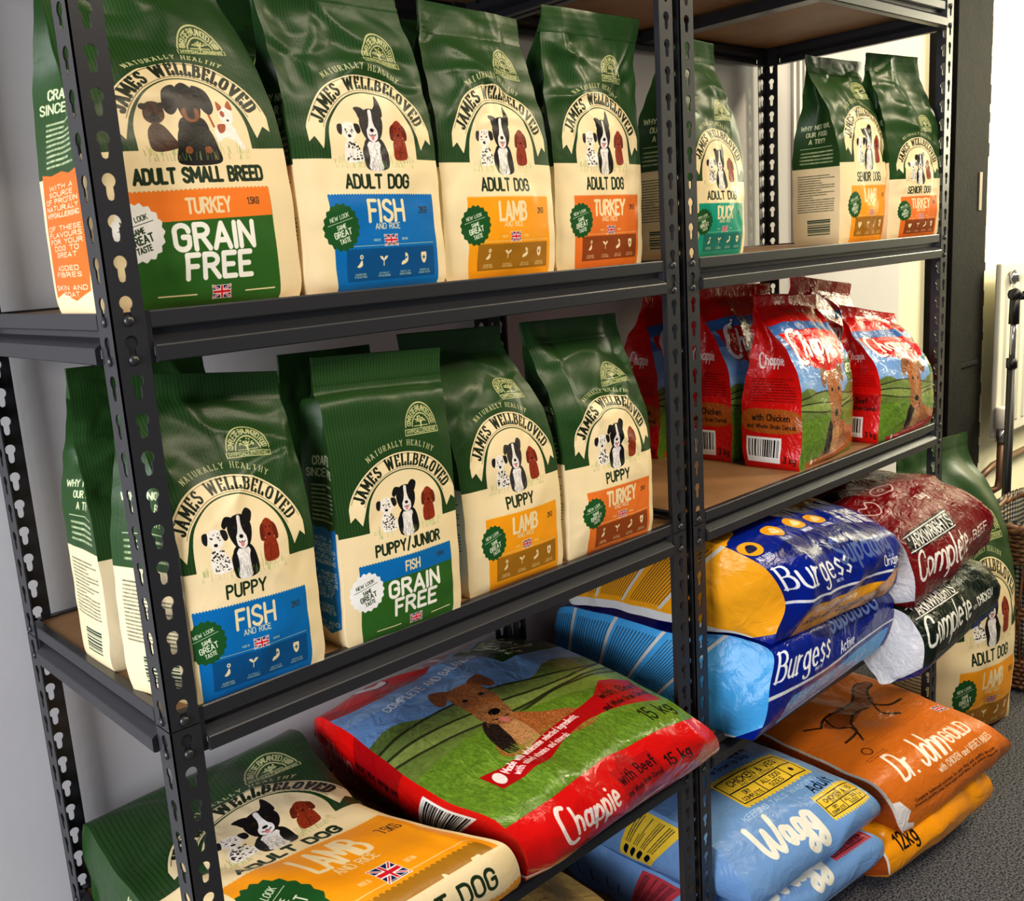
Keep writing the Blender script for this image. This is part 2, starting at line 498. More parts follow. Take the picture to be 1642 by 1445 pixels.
def dalmatian(a, x, y, sc):
    sv = a.M
    a.place(x, y, sc)
    Wt = (.92, .9, .86)
    a.blob([(-.17, -.02), (-.2, .25), (-.14, .45), (0, .52), (.14, .42), (.3, .2), (.3, 0), (.05, -.06)], Wt, fur=.1)
    a.blob([(-.17, .58), (-.2, .78), (-.1, .9), (.08, .92), (.2, .8), (.18, .6), (.02, .48)], Wt, fur=.08)
    a.blob([(-.18, .86), (-.3, .84), (-.32, .68), (-.24, .6), (-.19, .7)], (.1, .09, .09))
    a.blob([(.17, .88), (.3, .86), (.33, .7), (.24, .64), (.18, .74)], (.1, .09, .09))
    a.ell(-.01, .58, .05, .035, (.06, .05, .05))
    a.ell(-.09, .73, .022, .022, (.05, .05, .05))
    a.ell(.09, .73, .022, .022, (.05, .05, .05))
    for i in range(48):
        u, v = a.rng.uniform(-.17, .26), a.rng.uniform(-.0, .45)
        r = a.rng.uniform(.012, .03)
        a.ell(u * (1 - .3 * (v > .3)), v, r, r * .8, (.12, .11, .11))
    for i in range(12):
        u, v = a.rng.uniform(-.14, .14), a.rng.uniform(.62, .88)
        a.ell(u, v, .013, .011, (.15, .14, .14))
    a.line([(.0, .0), (.02, .25)], .006 * sc, (.6, .58, .55), .7)
    a.M = sv


def setter(a, x, y, sc, c=(.52, .17, .08)):
    sv = a.M
    a.place(x, y, sc)
    a.blob([(-.16, -.02), (-.2, .3), (-.13, .5), (0, .56), (.14, .48), (.2, .25), (.18, 0)], c, fur=.35)
    a.blob([(-.14, .6), (-.15, .82), (0, .95), (.15, .82), (.14, .6), (.06, .44), (-.06, .44)], c, fur=.25)
    a.blob([(-.13, .84), (-.22, .74), (-.24, .5), (-.15, .46), (-.11, .65)], tuple(v * .75 for v in c), fur=.3)
    a.blob([(.13, .84), (.22, .74), (.24, .5), (.15, .46), (.11, .65)], tuple(v * .75 for v in c), fur=.3)
    a.ell(0, .58, .04, .03, (.15, .05, .04))
    a.ell(-.06, .74, .018, .018, (.1, .04, .02))
    a.ell(.06, .74, .018, .018, (.1, .04, .02))
    a.line([(-.02, .0), (-.01, .3)], .008 * sc, tuple(v * .6 for v in c), .8)
    a.M = sv


def dachshund(a, x, y, sc):
    sv = a.M
    a.place(x, y, sc)
    K = (.055, .05, .055)
    T = (.5, .27, .13)
    a.blob([(-.26, -.12), (-.27, .1), (-.2, .35), (0, .5), (.2, .35), (.27, .1), (.26, -.12)], K, fur=.3)
    a.blob([(-.14, .5), (-.2, .3), (0, .2), (.2, .3), (.14, .5)], K)
    a.blob([(-.12, .95), (-.3, .88), (-.34, .65), (-.25, .55), (-.14, .68)], K, fur=.5)
    a.blob([(.12, .95), (.3, .88), (.34, .65), (.25, .55), (.14, .68)], K, fur=.5)
    a.blob([(-.15, .62), (-.16, .85), (0, 1.0), (.16, .85), (.15, .62), (.08, .46), (-.08, .46)], K, fur=.3)
    a.blob([(-.09, .48), (-.12, .6), (-.06, .64), (0, .6), (.06, .64), (.12, .6), (.09, .48), (0, .44)], T, fur=.2)
    a.blob([(-.045, .5), (-.05, .66), (0, .7), (.05, .66), (.045, .5)], K)
    a.ell(0, .54, .035, .028, (.0, .0, .0))
    a.ell(-.07, .8, .018, .018, (.3, .15, .06))
    a.ell(.07, .8, .018, .018, (.3, .15, .06))
    a.ell(-.13, .06, .05, .05, T, fur=.3)
    a.ell(.13, .06, .05, .05, T, fur=.3)
    a.M = sv


def terrier_small(a, x, y, sc):
    sv = a.M
    a.place(x, y, sc)
    c = (.24, .13, .06)
    a.blob([(-.14, -.05), (-.18, .3), (-.05, .5), (.12, .45), (.26, .2), (.32, 0)], c, fur=.5)
    a.blob([(-.18, .6), (-.16, .85), (0, .93), (.17, .85), (.18, .6), (.0, .48)], c, fur=.5)
    a.ell(-.17, .84, .08, .06, (.12, .07, .04))
    a.ell(.17, .84, .08, .06, (.12, .07, .04))
    a.ell(0, .6, .1, .08, (.12, .07, .05), fur=.4)
    a.ell(0, .64, .035, .028, (.02, .02, .02))
    a.M = sv


def jack_small(a, x, y, sc):
    sv = a.M
    a.place(x, y, sc)
    Wt = (.93, .91, .88)
    T = (.62, .28, .12)
    a.blob([(-.3, .35), (-.2, .5), (0, .55), (.14, .45), (.2, .2), (.3, -.02), (.22, -.06), (.1, .12), (-.1, .2), (-.26, .1), (-.3, .18)], Wt, fur=.08)
    a.line([(-.3, .45), (-.36, .7), (-.3, .85)], .02 * sc, T)
    a.blob([(-.12, .62), (-.1, .82), (.03, .88), (.16, .8), (.16, .6), (.05, .5)], Wt, fur=.08)
    a.blob([(-.13, .8), (-.12, 1.0), (-.02, .88)], T)
    a.blob([(.06, .88), (.17, 1.02), (.2, .82)], T)
    a.ell(-.05, .73, .05, .07, T)
    a.blob([(-.22, .48), (-.05, .5), (-.08, .35), (-.2, .3)], T)
    a.ell(.04, .59, .03, .024, (.1, .05, .05))
    a.M = sv


def airedale(a, x, y, sc, rot=0):
    """tan terrier with folded ears and a dark saddle"""
    sv = a.M
    a.place(x, y, sc, rot)
    T = (.62, .36, .18)
    D = (.13, .1, .09)
    a.blob([(-.25, -.05), (-.24, .2), (-.12, .42), (.1, .42), (.35, .3), (.6, .22), (.72, .05), (.5, -.05)], T, fur=.35)
    a.blob([(-.26, .02), (-.25, .25), (-.15, .42), (-.06, .36), (-.1, .15), (-.15, .0)], D, fur=.6)
    a.blob([(-.08, -.05), (-.08, .3), (.0, .38), (.1, .3), (.1, -.05)], (.72, .52, .34), fur=.3)
    a.blob([(-.15, .6), (-.17, .9), (-.1, 1.02), (.1, 1.02), (.17, .9), (.15, .6), (.12, .4), (0, .32), (-.12, .4)], T, fur=.3)
    a.blob([(-.12, .38), (-.15, .55), (0, .64), (.15, .55), (.12, .38), (0, .3)], (.58, .38, .22), fur=.45)
    a.blob([(-.1, 1.03), (-.26, 1.08), (-.3, .9), (-.24, .84), (-.14, .96)], (.5, .28, .13), fur=.3)
    a.blob([(.1, 1.03), (.26, 1.1), (.31, .94), (.25, .86), (.14, .96)], (.5, .28, .13), fur=.3)
    a.ell(.01, .5, .055, .045, (.05, .04, .04))
    a.ell(-.075, .8, .024, .022, (.06, .04, .03))
    a.ell(.085, .8, .024, .022, (.06, .04, .03))
    a.line([(-.07, .4), (0, .385), (.08, .4)], .008 * sc, (.15, .08, .06))
    a.blob([(-.03, .39), (.05, .39), (.04, .33), (0, .32)], (.75, .4, .42))
    for i in range(30):
        u, v = a.rng.uniform(-.14, .14), a.rng.uniform(.34, .95)
        a.line([(u, v), (u * 1.15, v - .05)], .004 * sc, (.8, .58, .36), .45)
    a.M = sv


def grass_tufts(a, x0, x1, y, h, col=(.55, .62, .35), n=60):
    for i in range(n):
        x = a.rng.uniform(x0, x1)
        e = math.sin(math.pi * (x - x0) / (x1 - x0)) ** .5
        a.line([(x, y - h * .2), (x + a.rng.uniform(-.01, .01), y + h * a.rng.uniform(.2, 1) * e)], .0016, tuple(c * a.rng.uniform(.8, 1.25) for c in col), .55)


def tree_emblem(a, x, y, sc, fg):
    sv = a.M
    a.place(x, y, sc)
    r = .014 * sc
    a.line(arc(0, 0, .46, .5, 0, 180, 24), r, fg)
    a.line(arc(0, 0, .26, .3, 0, 180, 20), r, fg)
    a.M = sv
    a.arctext('COMPLETE BALANCED FOOD', x, y, sc * .31, 176, 4, sc * .105, fg, w=.2, serif=False, ry=sc * .345)
    a.place(x, y, sc)
    a.line([(0, -.02), (0, .12)], .02 * sc, fg)
    for q in (-60, -30, 0, 30, 60):
        t = math.radians(90 + q)
        a.line([(0, .08), (math.cos(t) * .13, .08 + math.sin(t) * .14)], .01 * sc, fg)
    for i in range(26):
        t, rr = a.rng.uniform(0, math.pi), a.rng.uniform(.4, 1)
        a.ell(math.cos(t) * .18 * rr, .1 + math.sin(t) * .16 * rr, .018, .015, fg)
    a.line([(-.2, .0), (.2, .0)], .01 * sc, fg)
    a.poly([(-.5, -.2), (.5, -.2), (.5, -.05), (-.5, -.05)], fg)
    a.poly([(-.48, -.18), (.48, -.18), (.48, -.07), (-.48, -.07)], GREEN)
    a.M = sv
    a.text('HYPOALLERGENIC', x, y - .16 * sc, .075 * sc, fg, w=.22, fit=.86 * sc)


def stripes(a, x0, y0, x1, y1, n, col, al=.5):
    """the fine dark pinstripes printed on the green"""
    for i in range(n):
        x = x0 + (x1 - x0) * (i + .5) / n
        a.rect(x - .0022, y0, x + .0022, y1, col, al)


def front_wellbeloved(kind, name2, col, panel, sub='AND RICE', wt='2KG', title='ADULT DOG', dog='adult', h=1.9, px=448, seed=3, fit=.5, ys=None, xs=(.02, .93)):
    """the tall green and cream bag; kind 'rice' or 'grain'"""
    a = Art(px, h, CREAM, seed)
    a.place()
    k = 1
    yb = .77
    ys = ys or (.535, 1.26, 1.53)
    a.wy = ([0, .535, 1.26, 1.53, 9], [0, ys[0], ys[1], ys[2], ys[2] + 9 - 1.53])
    a.wx = xs
    a.rect(-.2, yb, 1.2, h + 2, GREEN)
    stripes(a, -.1, yb, 1.1, h + 2, 54, GREEN_D, .75)
    # arch window and banner
    cx, cy, ro, ri = .555, .86 * k, .455, .31
    rw = .322
    a.poly([(cx - rw, yb - .03), (cx - rw, cy)] + arc(cx, cy, rw, rw * 1.02, 180, 0, 30) + [(cx + rw, cy), (cx + rw, yb - .03)], CREAM)
    a.line(arc(cx, cy, ri + .022, ri + .024, 185, -5, 30), .007, (.10, .24, .10))
    a.rect(cx - rw, yb - .04, cx + rw, yb + .01, CREAM)
    R1, R0 = .485, .345
    out = arc(cx, cy - .02, R1, R1 * .99, 166, 14, 34)
    inn = arc(cx, cy - .02, R0, R0 * .99, 14, 166, 30)
    tail_r = [(cx + .475, cy + .0), (cx + .425, cy + .03), (cx + .365, cy - .045)]
    tail_l = [(cx - .365, cy - .045), (cx - .425, cy + .03), (cx - .475, cy + .0)]
    a.poly(out + tail_r + inn + tail_l, (.10, .22, .10))
    b = .008
    out = arc(cx, cy - .02, R1 - b, R1 * .99 - b, 165, 15, 34)
    inn = arc(cx, cy - .02, R0 + b, R0 * .99 + b, 15, 165, 30)
    a.poly(out + [(cx + .46, cy + .012), (cx + .42, cy + .045), (cx + .37, cy - .028)] + inn + [(cx - .37, cy - .028), (cx - .42, cy + .045), (cx - .46, cy + .012)], CREAM)
    a.line(arc(cx, cy - .02, R1 - .022, R1 * .99 - .022, 160, 20, 34), .002, (.35, .33, .2), .8)
    a.line(arc(cx, cy - .02, R0 + .020, R0 * .99 + .020, 160, 20, 34), .002, (.35, .33, .2), .8)
    a.arctext('JAMES WELLBELOVED', cx, cy - .02, R0 + .033, 158, 22, .076, (.10, .14, .08), w=.22, sx=.86)
    a.arctext('NATURALLY HEALTHY', cx, cy - .02, R1 + .03, 123, 57, .036, (.75, .74, .55), w=.16, serif=True)
    tree_emblem(a, .76, 1.47, .30, (.74, .74, .52))
    gy = cy - .10
    grass_tufts(a, cx - .3, cx + .3, gy, .09)
    if dog == 'small':
        terrier_small(a, cx - .2, gy + .02, .29)
        jack_small(a, cx + .2, gy + .02, .27)
        dachshund(a, cx, gy - .02, .42)
    else:
        dalmatian(a, cx - .17, gy, .26)
        setter(a, cx + .19, gy + .01, .26)
        collie(a, cx, gy - .05, .38 if dog != 'puppy' else .36, ear='up' if dog == 'adult' else None, grey=(name2 == 'FISH' and dog == 'adult') or (name2 == 'LAMB' and dog == 'puppy'))
    grass_tufts(a, cx - .3, cx + .3, gy - .04, .05, n=40)
    a.text(title, cx - .01, .585, .08, INK, w=.19, fit=fit)
    if kind == 'rice':
        yt = .535 * k
        x0 = .17
        a.poly([(x0 + .015, 0)] + [(x0, yt)] + zigzag(x0, .98, yt, 40, .008) + [(.98, yt), (.985, 0)], col)
        a.text(name2, .585, .39, .112, CREAM, w=.19, fit=(.38 if len(name2) > 4 else .27))
        a.text(sub, .585, .345 * k, .032, CREAM, w=.16, fit=.19)
        a.text(wt, .885, .43 * k, .035, (.2, .15, .1), w=.16)
        union_jack(a, .6, .28 * k, .1)
        a.text('MADE IN', .49, .277 * k, .012, CREAM, w=.15)
        a.text('BRITAIN', .71, .277 * k, .012, CREAM, w=.15)
        icons(a, .26, .06, .95, .235 * k, panel, CREAM, heart=title.startswith('SENIOR'))
        badge(a, .24, .36 * k, .125, (.10, .30, .13), (.88, .9, .8))
    else:
        yt = .535 * k
        x0 = .12
        gr = (.17, .36, .12)
        a.poly([(x0, 0), (x0, yt)] + zigzag(x0, .93, yt, 34, .008) + [(.93, yt), (.94, 0)], gr)
        a.poly([(x0, .40 * k), (x0, yt)] + zigzag(x0, .93, yt, 34, .008) + [(.93, yt), (.93, .41 * k)], col)
        a.text(name2, .555, .437 * k, .062, CREAM, w=.19)
        a.text(wt, .82, .465 * k, .028, (.2, .15, .1), w=.16)
        a.text('GRAIN', .57, .275, .108, (.95, .94, .9), w=.22, fit=.44)
        a.text('FREE', .58, .14, .108, (.95, .94, .9), w=.22, fit=.36)
        union_jack(a, .58, .07 * k, .1)
        a.line([(.24, .065 * k), (.44, .065 * k)], .003, CREAM)
        a.line([(.72, .065 * k), (.9, .065 * k)], .003, CREAM)
        badge(a, .17, .36 * k, .13, (.93, .93, .92), (.12, .2, .1))
    return a


def side_wellbeloved(col=None, h=4.4, px=128, seed=5, bright=False):
    """the narrow gusset: green over cream, small print and a barcode (or a coloured strip)"""
    a = Art(px, h, CREAM, seed)
    a.place()
    yb = .40 * h
    a.rect(0, yb, 1, h, GREEN)
    stripes(a, 0, yb, 1, h, 20, GREEN_D, .6)
    fg = (.8, .82, .66)
    if col is None:
        for i, t in enumerate(('WHY NOT GIVE', 'OUR FOOD', 'A TRY?')):
            a.text(t, .5, yb + .9 - i * .17, .1, fg, w=.2, fit=.78 if i == 0 else None)
        a.line([(.15, yb + .46), (.85, yb + .46)], .006, fg)
        a.small_print(.18, yb + .08, .85, yb + .4, 4, fg, .7)
        a.small_print(.12, .75, .88, yb - .15, 16, (.2, .24, .2), .7)
        a.barcode(.3, .2, .85, .62, (.08, .2, .16), CREAM, horiz=True)
    else:
        a.text('CRAFTED', .5, yb + .95, .12, fg, w=.2)
        a.text('SINCE 1992', .5, yb + .78, .11, fg, w=.2, fit=.8)
        a.small_print(.2, yb + .1, .8, yb + .68, 9, fg, .8)
        a.poly([(.08, yb), (.08, yb + .06), (.3, yb + .02), (.5, yb + .05), (.7, yb + .0), (.92, yb + .05), (.92, .32), (.6, .2), (.3, .3), (.08, .24)], col)
        tx = ('WITH A', 'SOURCE', 'OF PROTEIN', 'NATURALLY', 'HYPOALLERGENIC', '', 'OF THESE', 'FLAVOURS', 'FOR YOUR', 'DOG TO', 'GREAT', '', 'ADDED', 'FIBRES', '', 'SKIN AND', 'COAT')
        y = yb - .1
        for t in tx:
            if t:
                a.text(t, .5, y - .06, .055, (.93, .9, .84), w=.18, fit=min(.72, .09 * len(t)))
            y -= .084
    return a
def logo_chappie(a, x, y, s, col, rot=0, shadow=None):
    """big swept C and rounded letters; s = height of the h"""
    c, n = math.cos(math.radians(rot)), math.sin(math.radians(rot))

    def T(pts, dx=0, dy=0):
        return [(x + c * (u * s + dx) - n * (v * s + dy), y + n * (u * s + dx) + c * (v * s + dy)) for u, v in pts]
    C = spline([(.52, 1.16), (.3, 1.2), (.06, .9), (0, .4), (.10, -.08), (.32, -.26), (.56, -.22)], False)
    for d, cl in ((.05, shadow), (0, col)):
        if cl is None:
            continue
        a.strokes([T(C, d * s, -d * s)], .095 * s, cl)
        o = .66
        for ch in 'happie':
            gw, gl = G[ch]
            a.strokes([T([(o + px * .8 + .12 * py, py * 1.0) for px, py in l], d * s, -d * s) for l in gl], .075 * s, cl)
            o += gw * .8 + .17


def meadow(a, x0, y0, x1, y1, hor):
    """painted field: sky, walls of stone across hills, grass"""
    h = a.h
    N = 14
    xs = [x0 + (x1 - x0) * i / N for i in range(N + 1)]
    a.rect(x0, hor - .08, x1, y1, (.43, .60, .82), fur=.05, cell=26)
    for i in range(7):
        a.ell(a.rng.uniform(x0, x1), a.rng.uniform(hor + .05, y1), .16, .03, (.75, .82, .9), .25)
    ridge = [(x, hor + .03 * math.sin(x * 7 + 1) + .02 * math.sin(x * 17)) for x in xs]
    a.poly([(x0, y0)] + ridge + [(x1, y0)], (.36, .44, .2), fur=.15, cell=9)
    for k in range(4):
        d = -.03 - .055 * k
        rd = [(x, hor + d + .035 * math.sin(x * 5 + k * 1.3) + .05 * (x - .5) * (k % 2)) for x in xs]
        a.poly([(x0, y0)] + rd + [(x1, y0)], [(.42, .5, .24), (.5, .58, .28), (.38, .47, .2), (.46, .56, .22)][k], fur=.12, cell=8)
        a.line(rd, .006, (.14, .15, .08), .85)
    a.poly([(x0, y0)] + [(x, hor - .22 + .03 * math.sin(x * 4)) for x in xs] + [(x1, y0)], (.36, .5, .14), fur=.2, cell=5)
    for i in range(500):
        u, v = a.rng.uniform(x0, x1), a.rng.uniform(y0, hor - .24)
        a.line([(u, v), (u + a.rng.uniform(-.01, .01), v + .025)], .002, (.55, .68, .25) if a.rng.random() > .5 else (.22, .36, .08), .4)


RED = (.80, .055, .045)


def front_chappie15(h=1.33, px=704):
    a = Art(px, h, RED, 11)
    a.place()
    meadow(a, .0, .25, 1, 1.2, .80)
    a.poly([(0, 1.10), (.2, 1.04), (.42, 1.07), (.62, 1.16), (.8, 1.24), (1, 1.28), (1, h + .1), (0, h + .1)], (.66, .04, .05))
    a.poly([(0, 1.16), (.2, 1.09), (.42, 1.12), (.62, 1.2), (.8, 1.29), (1, 1.33), (1, h + .1), (0, h + .1)], RED)
    logo_chappie(a, .2, 1.21, .17, (.95, .92, .92), shadow=(.45, .02, .03))
    a.poly([(.62, 1.14), (.93, 1.2), (1, 1.14), (1, .93), (.68, .92)], (.13, .24, .08))
    a.text('DEVELOPED WITH', .80, 1.12, .028, (.7, .78, .5), w=.2, rot=6, fit=.24)
    a.text('VETS', .80, 1.045, .06, (.85, .88, .75), w=.24, rot=6)
    for i, t in enumerate(('No Artificial', 'No Added Sugar', 'No Egg')):
        a.text(t, .74, 1.01 - i * .032, .022, (.88, .9, .75), w=.16, align='l', rot=3)
    a.text('COMPLETE AND BALANCED', .40, .975, .034, (.93, .95, .97), w=.16, rot=10, fit=.5)
    airedale(a, .38, .455, .42, rot=-6)
    for i in range(260):
        u, v = a.rng.uniform(.1, .8), a.rng.uniform(.40, .47)
        a.line([(u, v), (u + a.rng.uniform(-.01, .01), v + .03)], .002, (.5, .64, .22), .5)
    # ribbon and flag
    a.poly(spline([(.13, .375), (.3, .36), (.48, .41), (.66, .44), (.8, .42), (.97, .38)], False) + [(.98, .56), (.86, .60), (.76, .53)] + spline([(.62, .50), (.45, .475), (.28, .43), (.13, .455)], False), (.68, .05, .07))
    a.text('with Beef', .87, .49, .042, (.12, .03, .04), w=.15, rot=-2)
    a.text('and Whole Grain Cereal', .85, .435, .030, (.12, .03, .04), w=.15, fit=.24)
    a.text('Made with wholesome selected ingredients,', .20, .405, .026, (.97, .9, .9), w=.17, align='l', rot=9, fit=.42)
    a.text('with added vitamins and minerals', .21, .378, .022, (.97, .9, .9), w=.15, align='l', rot=7, fit=.30)
    a.ell(.165, .41, .02, .026, (.95, .9, .9), rot=-30)
    a.text('15 kg', .88, .315, .058, (.08, .12, .04), w=.15)
    # bottom band
    a.poly([(0, 0), (0, .26), (.2, .265), (.5, .29), (.8, .275), (1, .25), (1, 0)], RED)
    a.rect(.46, .08, .68, .24, (.68, .05, .06))
    a.poly([(.5, .24), (.56, .29), (.61, .24)], (.68, .05, .06))
    a.text('with Beef', .57, .18, .042, (.2, .03, .04), w=.16)
    a.text('and Whole Grain Cereal', .57, .13, .024, (.2, .03, .04), w=.15, fit=.20)
    logo_chappie(a, .15, .125, .085, (.95, .88, .86), rot=2)
    a.text('15 kg', .77, .14, .05, (.15, .04, .04), w=.15)
    a.rect(0, .014, 1, .028, (.95, .9, .88))
    return a


def side_chappie15(h=5.2, px=128):
    a = Art(px, h, RED, 12)
    a.place()
    a.rect(0, 2.5, 1, 3.6, (.62, .04, .06))
    a.M = (0, -1, .5, 1, 0, 0)
    a.text('with Beef', 3.05, .12, .22, (.16, .03, .04), w=.15)
    a.text('and Whole Grain Cereal', 3.05, -.18, .13, (.16, .03, .04), w=.15, fit=1.05)
    a.text('Chappie', 4.3, -.1, .3, (.9, .5, .5), w=.15)
    a.place()
    a.barcode(.2, 1.35, .9, 2.1, horiz=True)
    return a


def front_chappie3(flavour='chicken', h=1.55, px=384):
    a = Art(px, h, RED, 14)
    a.place()
    meadow(a, .0, .0, 1, 1.1, .62)
    a.poly([(0, 1.0), (.1, .98), (.35, .9), (.6, .9), (.8, 1.0), (1, .98), (1, 1.2), (0, 1.2)], (.28, .42, .66))
    a.poly([(0, 1.12), (.08, 1.06), (.2, .86), (.45, .78), (.7, .84), (.84, 1.0), (1, 1.08), (1, h), (0, h)], (.60, .75, .88), .5)
    a.poly([(.04, 1.14), (.08, .95), (.26, .82), (.55, .77), (.8, .84), (.93, 1.04), (.93, 1.16)], RED)
    a.rect(0, 1.14, 1, 1.24, (.22, .40, .66))
    a.rect(0, 1.24, 1, h, RED)
    a.rect(0, 1.34, 1, 1.35, (.65, .2, .2))
    logo_chappie(a, .10, .92, .19, (.96, .93, .92), shadow=(.5, .02, .03))
    a.text('DEVELOPED WITH VETS', .5, 1.09, .03, (.95, .8, .8), w=.15)
    a.poly([(.8, .84), (1, .88), (1, .66), (.82, .66)], (.2, .42, .15))
    a.text('VETS', .92, .74, .075, (.9, .93, .82), w=.22)
    airedale(a, .52, .08, .68)
    c = (.72, .35, .08) if flavour == 'chicken' else (.68, .05, .07)
    a.poly([(.1, .06), (.5, .1), (.8, .14), (1, .24), (1, .12), (.8, .04), (.5, .0), (.1, .0)], c)
    a.text('Made with wholesome selected ingredients', .5, .07, .02, (.95, .9, .85), w=.15, fit=.55, rot=5)
    a.ell(.18, .05, .02, .024, (.97, .93, .9))
    return a


def side_chappie3(flavour='chicken', h=2.9, px=224):
    a = Art(px, h, RED, 15)
    a.place()
    logo_chappie(a, .2, 1.62, .17, (.96, .9, .88))
    a.small_print(.12, 1.05, .9, 1.42, 9, (.3, .02, .02), .6)
    if flavour == 'chicken':
        a.blob([(.05, .62), (.05, .9), (.5, .95), (.95, .9), (.97, .62), (.5, .56)], (.66, .32, .08))
    else:
        a.rect(.05, .62, .97, .92, (.62, .04, .05))
    a.text('with Chicken' if flavour == 'chicken' else 'with Beef', .5, .76, .1, (.1, .05, .03), w=.17)
    a.text('and Whole Grain Cereal', .5, .64, .065, (.1, .05, .03), w=.17, fit=.8)
    a.barcode(.08, .1, .68, .5)
    a.text('3 kg', .84, .12, .1, (.1, .02, .02), w=.18)
    return a


BLUE = (.02, .11, .50)


def logo_burgess(a, x, y, s, col, fit=.5, t='Burgess', rot=0):
    a.text(t, x, y, s, col, w=.17, serif=False, fit=fit, rot=rot)


def front_burgess(kind='chicken', h=1.45, px=576):
    a = Art(px, h, BLUE, 21)
    a.place()
    lo = (.93, .63, .11) if kind == 'chicken' else (.25, .62, .88)
    Wt = (.93, .94, .97)
    ck = kind == 'chicken'
    if ck:
        a.poly([(0, .46), (.08, .47), (.16, .54), (.3, .56), (.72, .58), (1, .62), (1, h), (0, h)], lo)
        a.text('Rich in Tasty Chicken', .36, .60, .05, (.08, .1, .3), w=.17, fit=.42, rot=2)
        a.ell(.5, .44, .5, .10, BLUE)
        for i, (x, y) in enumerate(((.06, .40), (.25, .43), (.42, .44), (.58, .44))):
            a.ell(x, y, .055, .038, lo)
            k = (.1, .12, .25) if i == 0 else (.95, .85, .6)
            a.blob([(x - .03, y - .015), (x, y + .018), (x + .03, y + .008), (x + .02, y - .015)], k)
            a.text(('ALL DOGS', 'HEALTHY', 'IMMUNE', 'NATURAL')[i], x, y - .062, .017, Wt, w=.18)
        a.text('1+ YEARS', .83, .43, .045, Wt, w=.22)
        a.text('15 KG NET', .84, .365, .052, Wt, w=.22, fit=.28)
        a.ell(.5, .33, .4, .05, (.03, .06, .3), .6)
    else:
        a.small_print(.06, .40, .3, .46, 4, Wt, .7)
        a.ell(.6, .3, .38, .08, (.03, .05, .22), .6)
    a.text('Burgess', .25 if ck else .21, .205 if ck else .175, .092 if ck else .085, Wt, w=.16, fit=.44 if ck else .36, serif=True)
    a.text('SINCE 1921', .36 if ck else .30, .182 if ck else .155, .011, Wt, w=.18)
    a.text('Supadog', .62, .24, .075, (.32, .4, .62), w=.18, fit=.4)
    a.text('Original' if ck else 'Active', .80 if ck else .56, .18 if ck else .15, .042, Wt, w=.15)
    y = .148 if ck else .125
    a.rect(0, y, 1, y + .012, (.85, .87, .9))
    a.poly([(.13, 0), (.13, y * .62), (.16, y * .8), (.97, y * .8), (.97, 0)], lo)
    a.text('Adult Complete', .38, y * .55, .026, Wt if ck else (.6, .8, .93), w=.17, fit=.34)
    a.text('Rich in Tasty Chicken', .5, y * .22, .034, (.06, .1, .3) if ck else (.6, .8, .93), w=.17, fit=.62)
    return a


def side_burgess(kind='chicken', h=4.6, px=160):
    lo = (.93, .63, .11) if kind == 'chicken' else (.25, .62, .88)
    a = Art(px, h, lo, 22)
    a.place()
    a.rect(0, 0, .12, h, (.85, .86, .86))
    for y in (1.45, 2.2, 2.95, 3.7):
        a.rect(.15, y, 1, y + .06, (.8, .8, .78))
    for i in range(4):
        y0 = 1.53 + i * .75
        y = y0
        while y < y0 + .6:
            a.line([(.2, y), (.92, y)], .008, (.12, .1, .1), .7)
            y += .05
    return a


def front_arkwright(kind='beef', h=1.4, px=512):
    base = (.42, .03, .055) if kind == 'beef' else (.02, .085, .055)
    Wt = (.9, .9, .88)
    a = Art(px, h, base, 31)
    a.place()
    a.ell(.13, .82, .11, .09, (.08, .04, .05))
    a.line(arc(.13, .82, .1, .08, 0, 360, 30), .006, (.7, .3, .3))
    x, y = .09, .60
    a.line(spline([(x, y - .055), (x - .07, y), (x - .04, y + .04), (x, y + .015), (x + .04, y + .04), (x + .07, y)]) + [(x, y - .055)], .004, Wt, .8)
    a.small_print(x - .06, y - .1, x + .07, y - .07, 2, Wt, .6)
    x, y = .35, .63
    a.line(spline([(x - .09, y), (x - .05, y + .04), (x + .05, y + .04), (x + .09, y - .01), (x, y - .04)]) + [(x - .09, y)], .004, Wt, .8)
    a.line(arc(x, y + .005, .018, .012, 0, 360, 10), .003, Wt, .8)
    a.small_print(x - .06, y - .09, x + .07, y - .06, 2, Wt, .6)
    a.text('15kg', .48, .44, .05, Wt, w=.16, shear=.2)
    a.rect(.03, .265, .5, .36, (.05, .045, .05))
    a.line([(.03, .275), (.5, .275)], .003, Wt)
    a.line([(.03, .35), (.5, .35)], .003, Wt)
    a.text("'ARKWRIGHTS", .265, .285, .055, Wt, w=.16, fit=.42)
    a.text('Complete', .30, .135, .125, Wt, w=.12, shear=.25, sx=.8, gap=.1, fit=.52)
    a.text('WITH', .62, .15, .02, Wt, w=.16)
    a.text('BEEF' if kind == 'beef' else 'CHICKEN', .77, .15, .045, Wt, w=.18, fit=.2)
    if kind != 'beef':
        a.poly([(0, 0), (1, 0), (1, .04), (.6, .03), (0, .05)], (.04, .12, .45))
        a.line([(.1, .06), (.9, .055)], .006, (.1, .5, .2))
    else:
        a.rect(0, 0, 1, .03, (.35, .03, .05))
    return a


def side_arkwright(kind='beef', h=4.2, px=128):
    a = Art(px, h, (.84, .84, .86), 32)
    a.place()
    a.small_print(.1, 1.6, .9, 4.0, 26, (.2, .3, .25), .5)
    a.rect(.12, .9, .85, 1.5, (.9, .9, .9))
    a.line([(.12, .9), (.85, .9), (.85, 1.5), (.12, 1.5), (.12, .9)], .01, (.3, .35, .35))
    a.small_print(.2, .95, .8, 1.45, 6, (.2, .35, .25), .6)
    return a


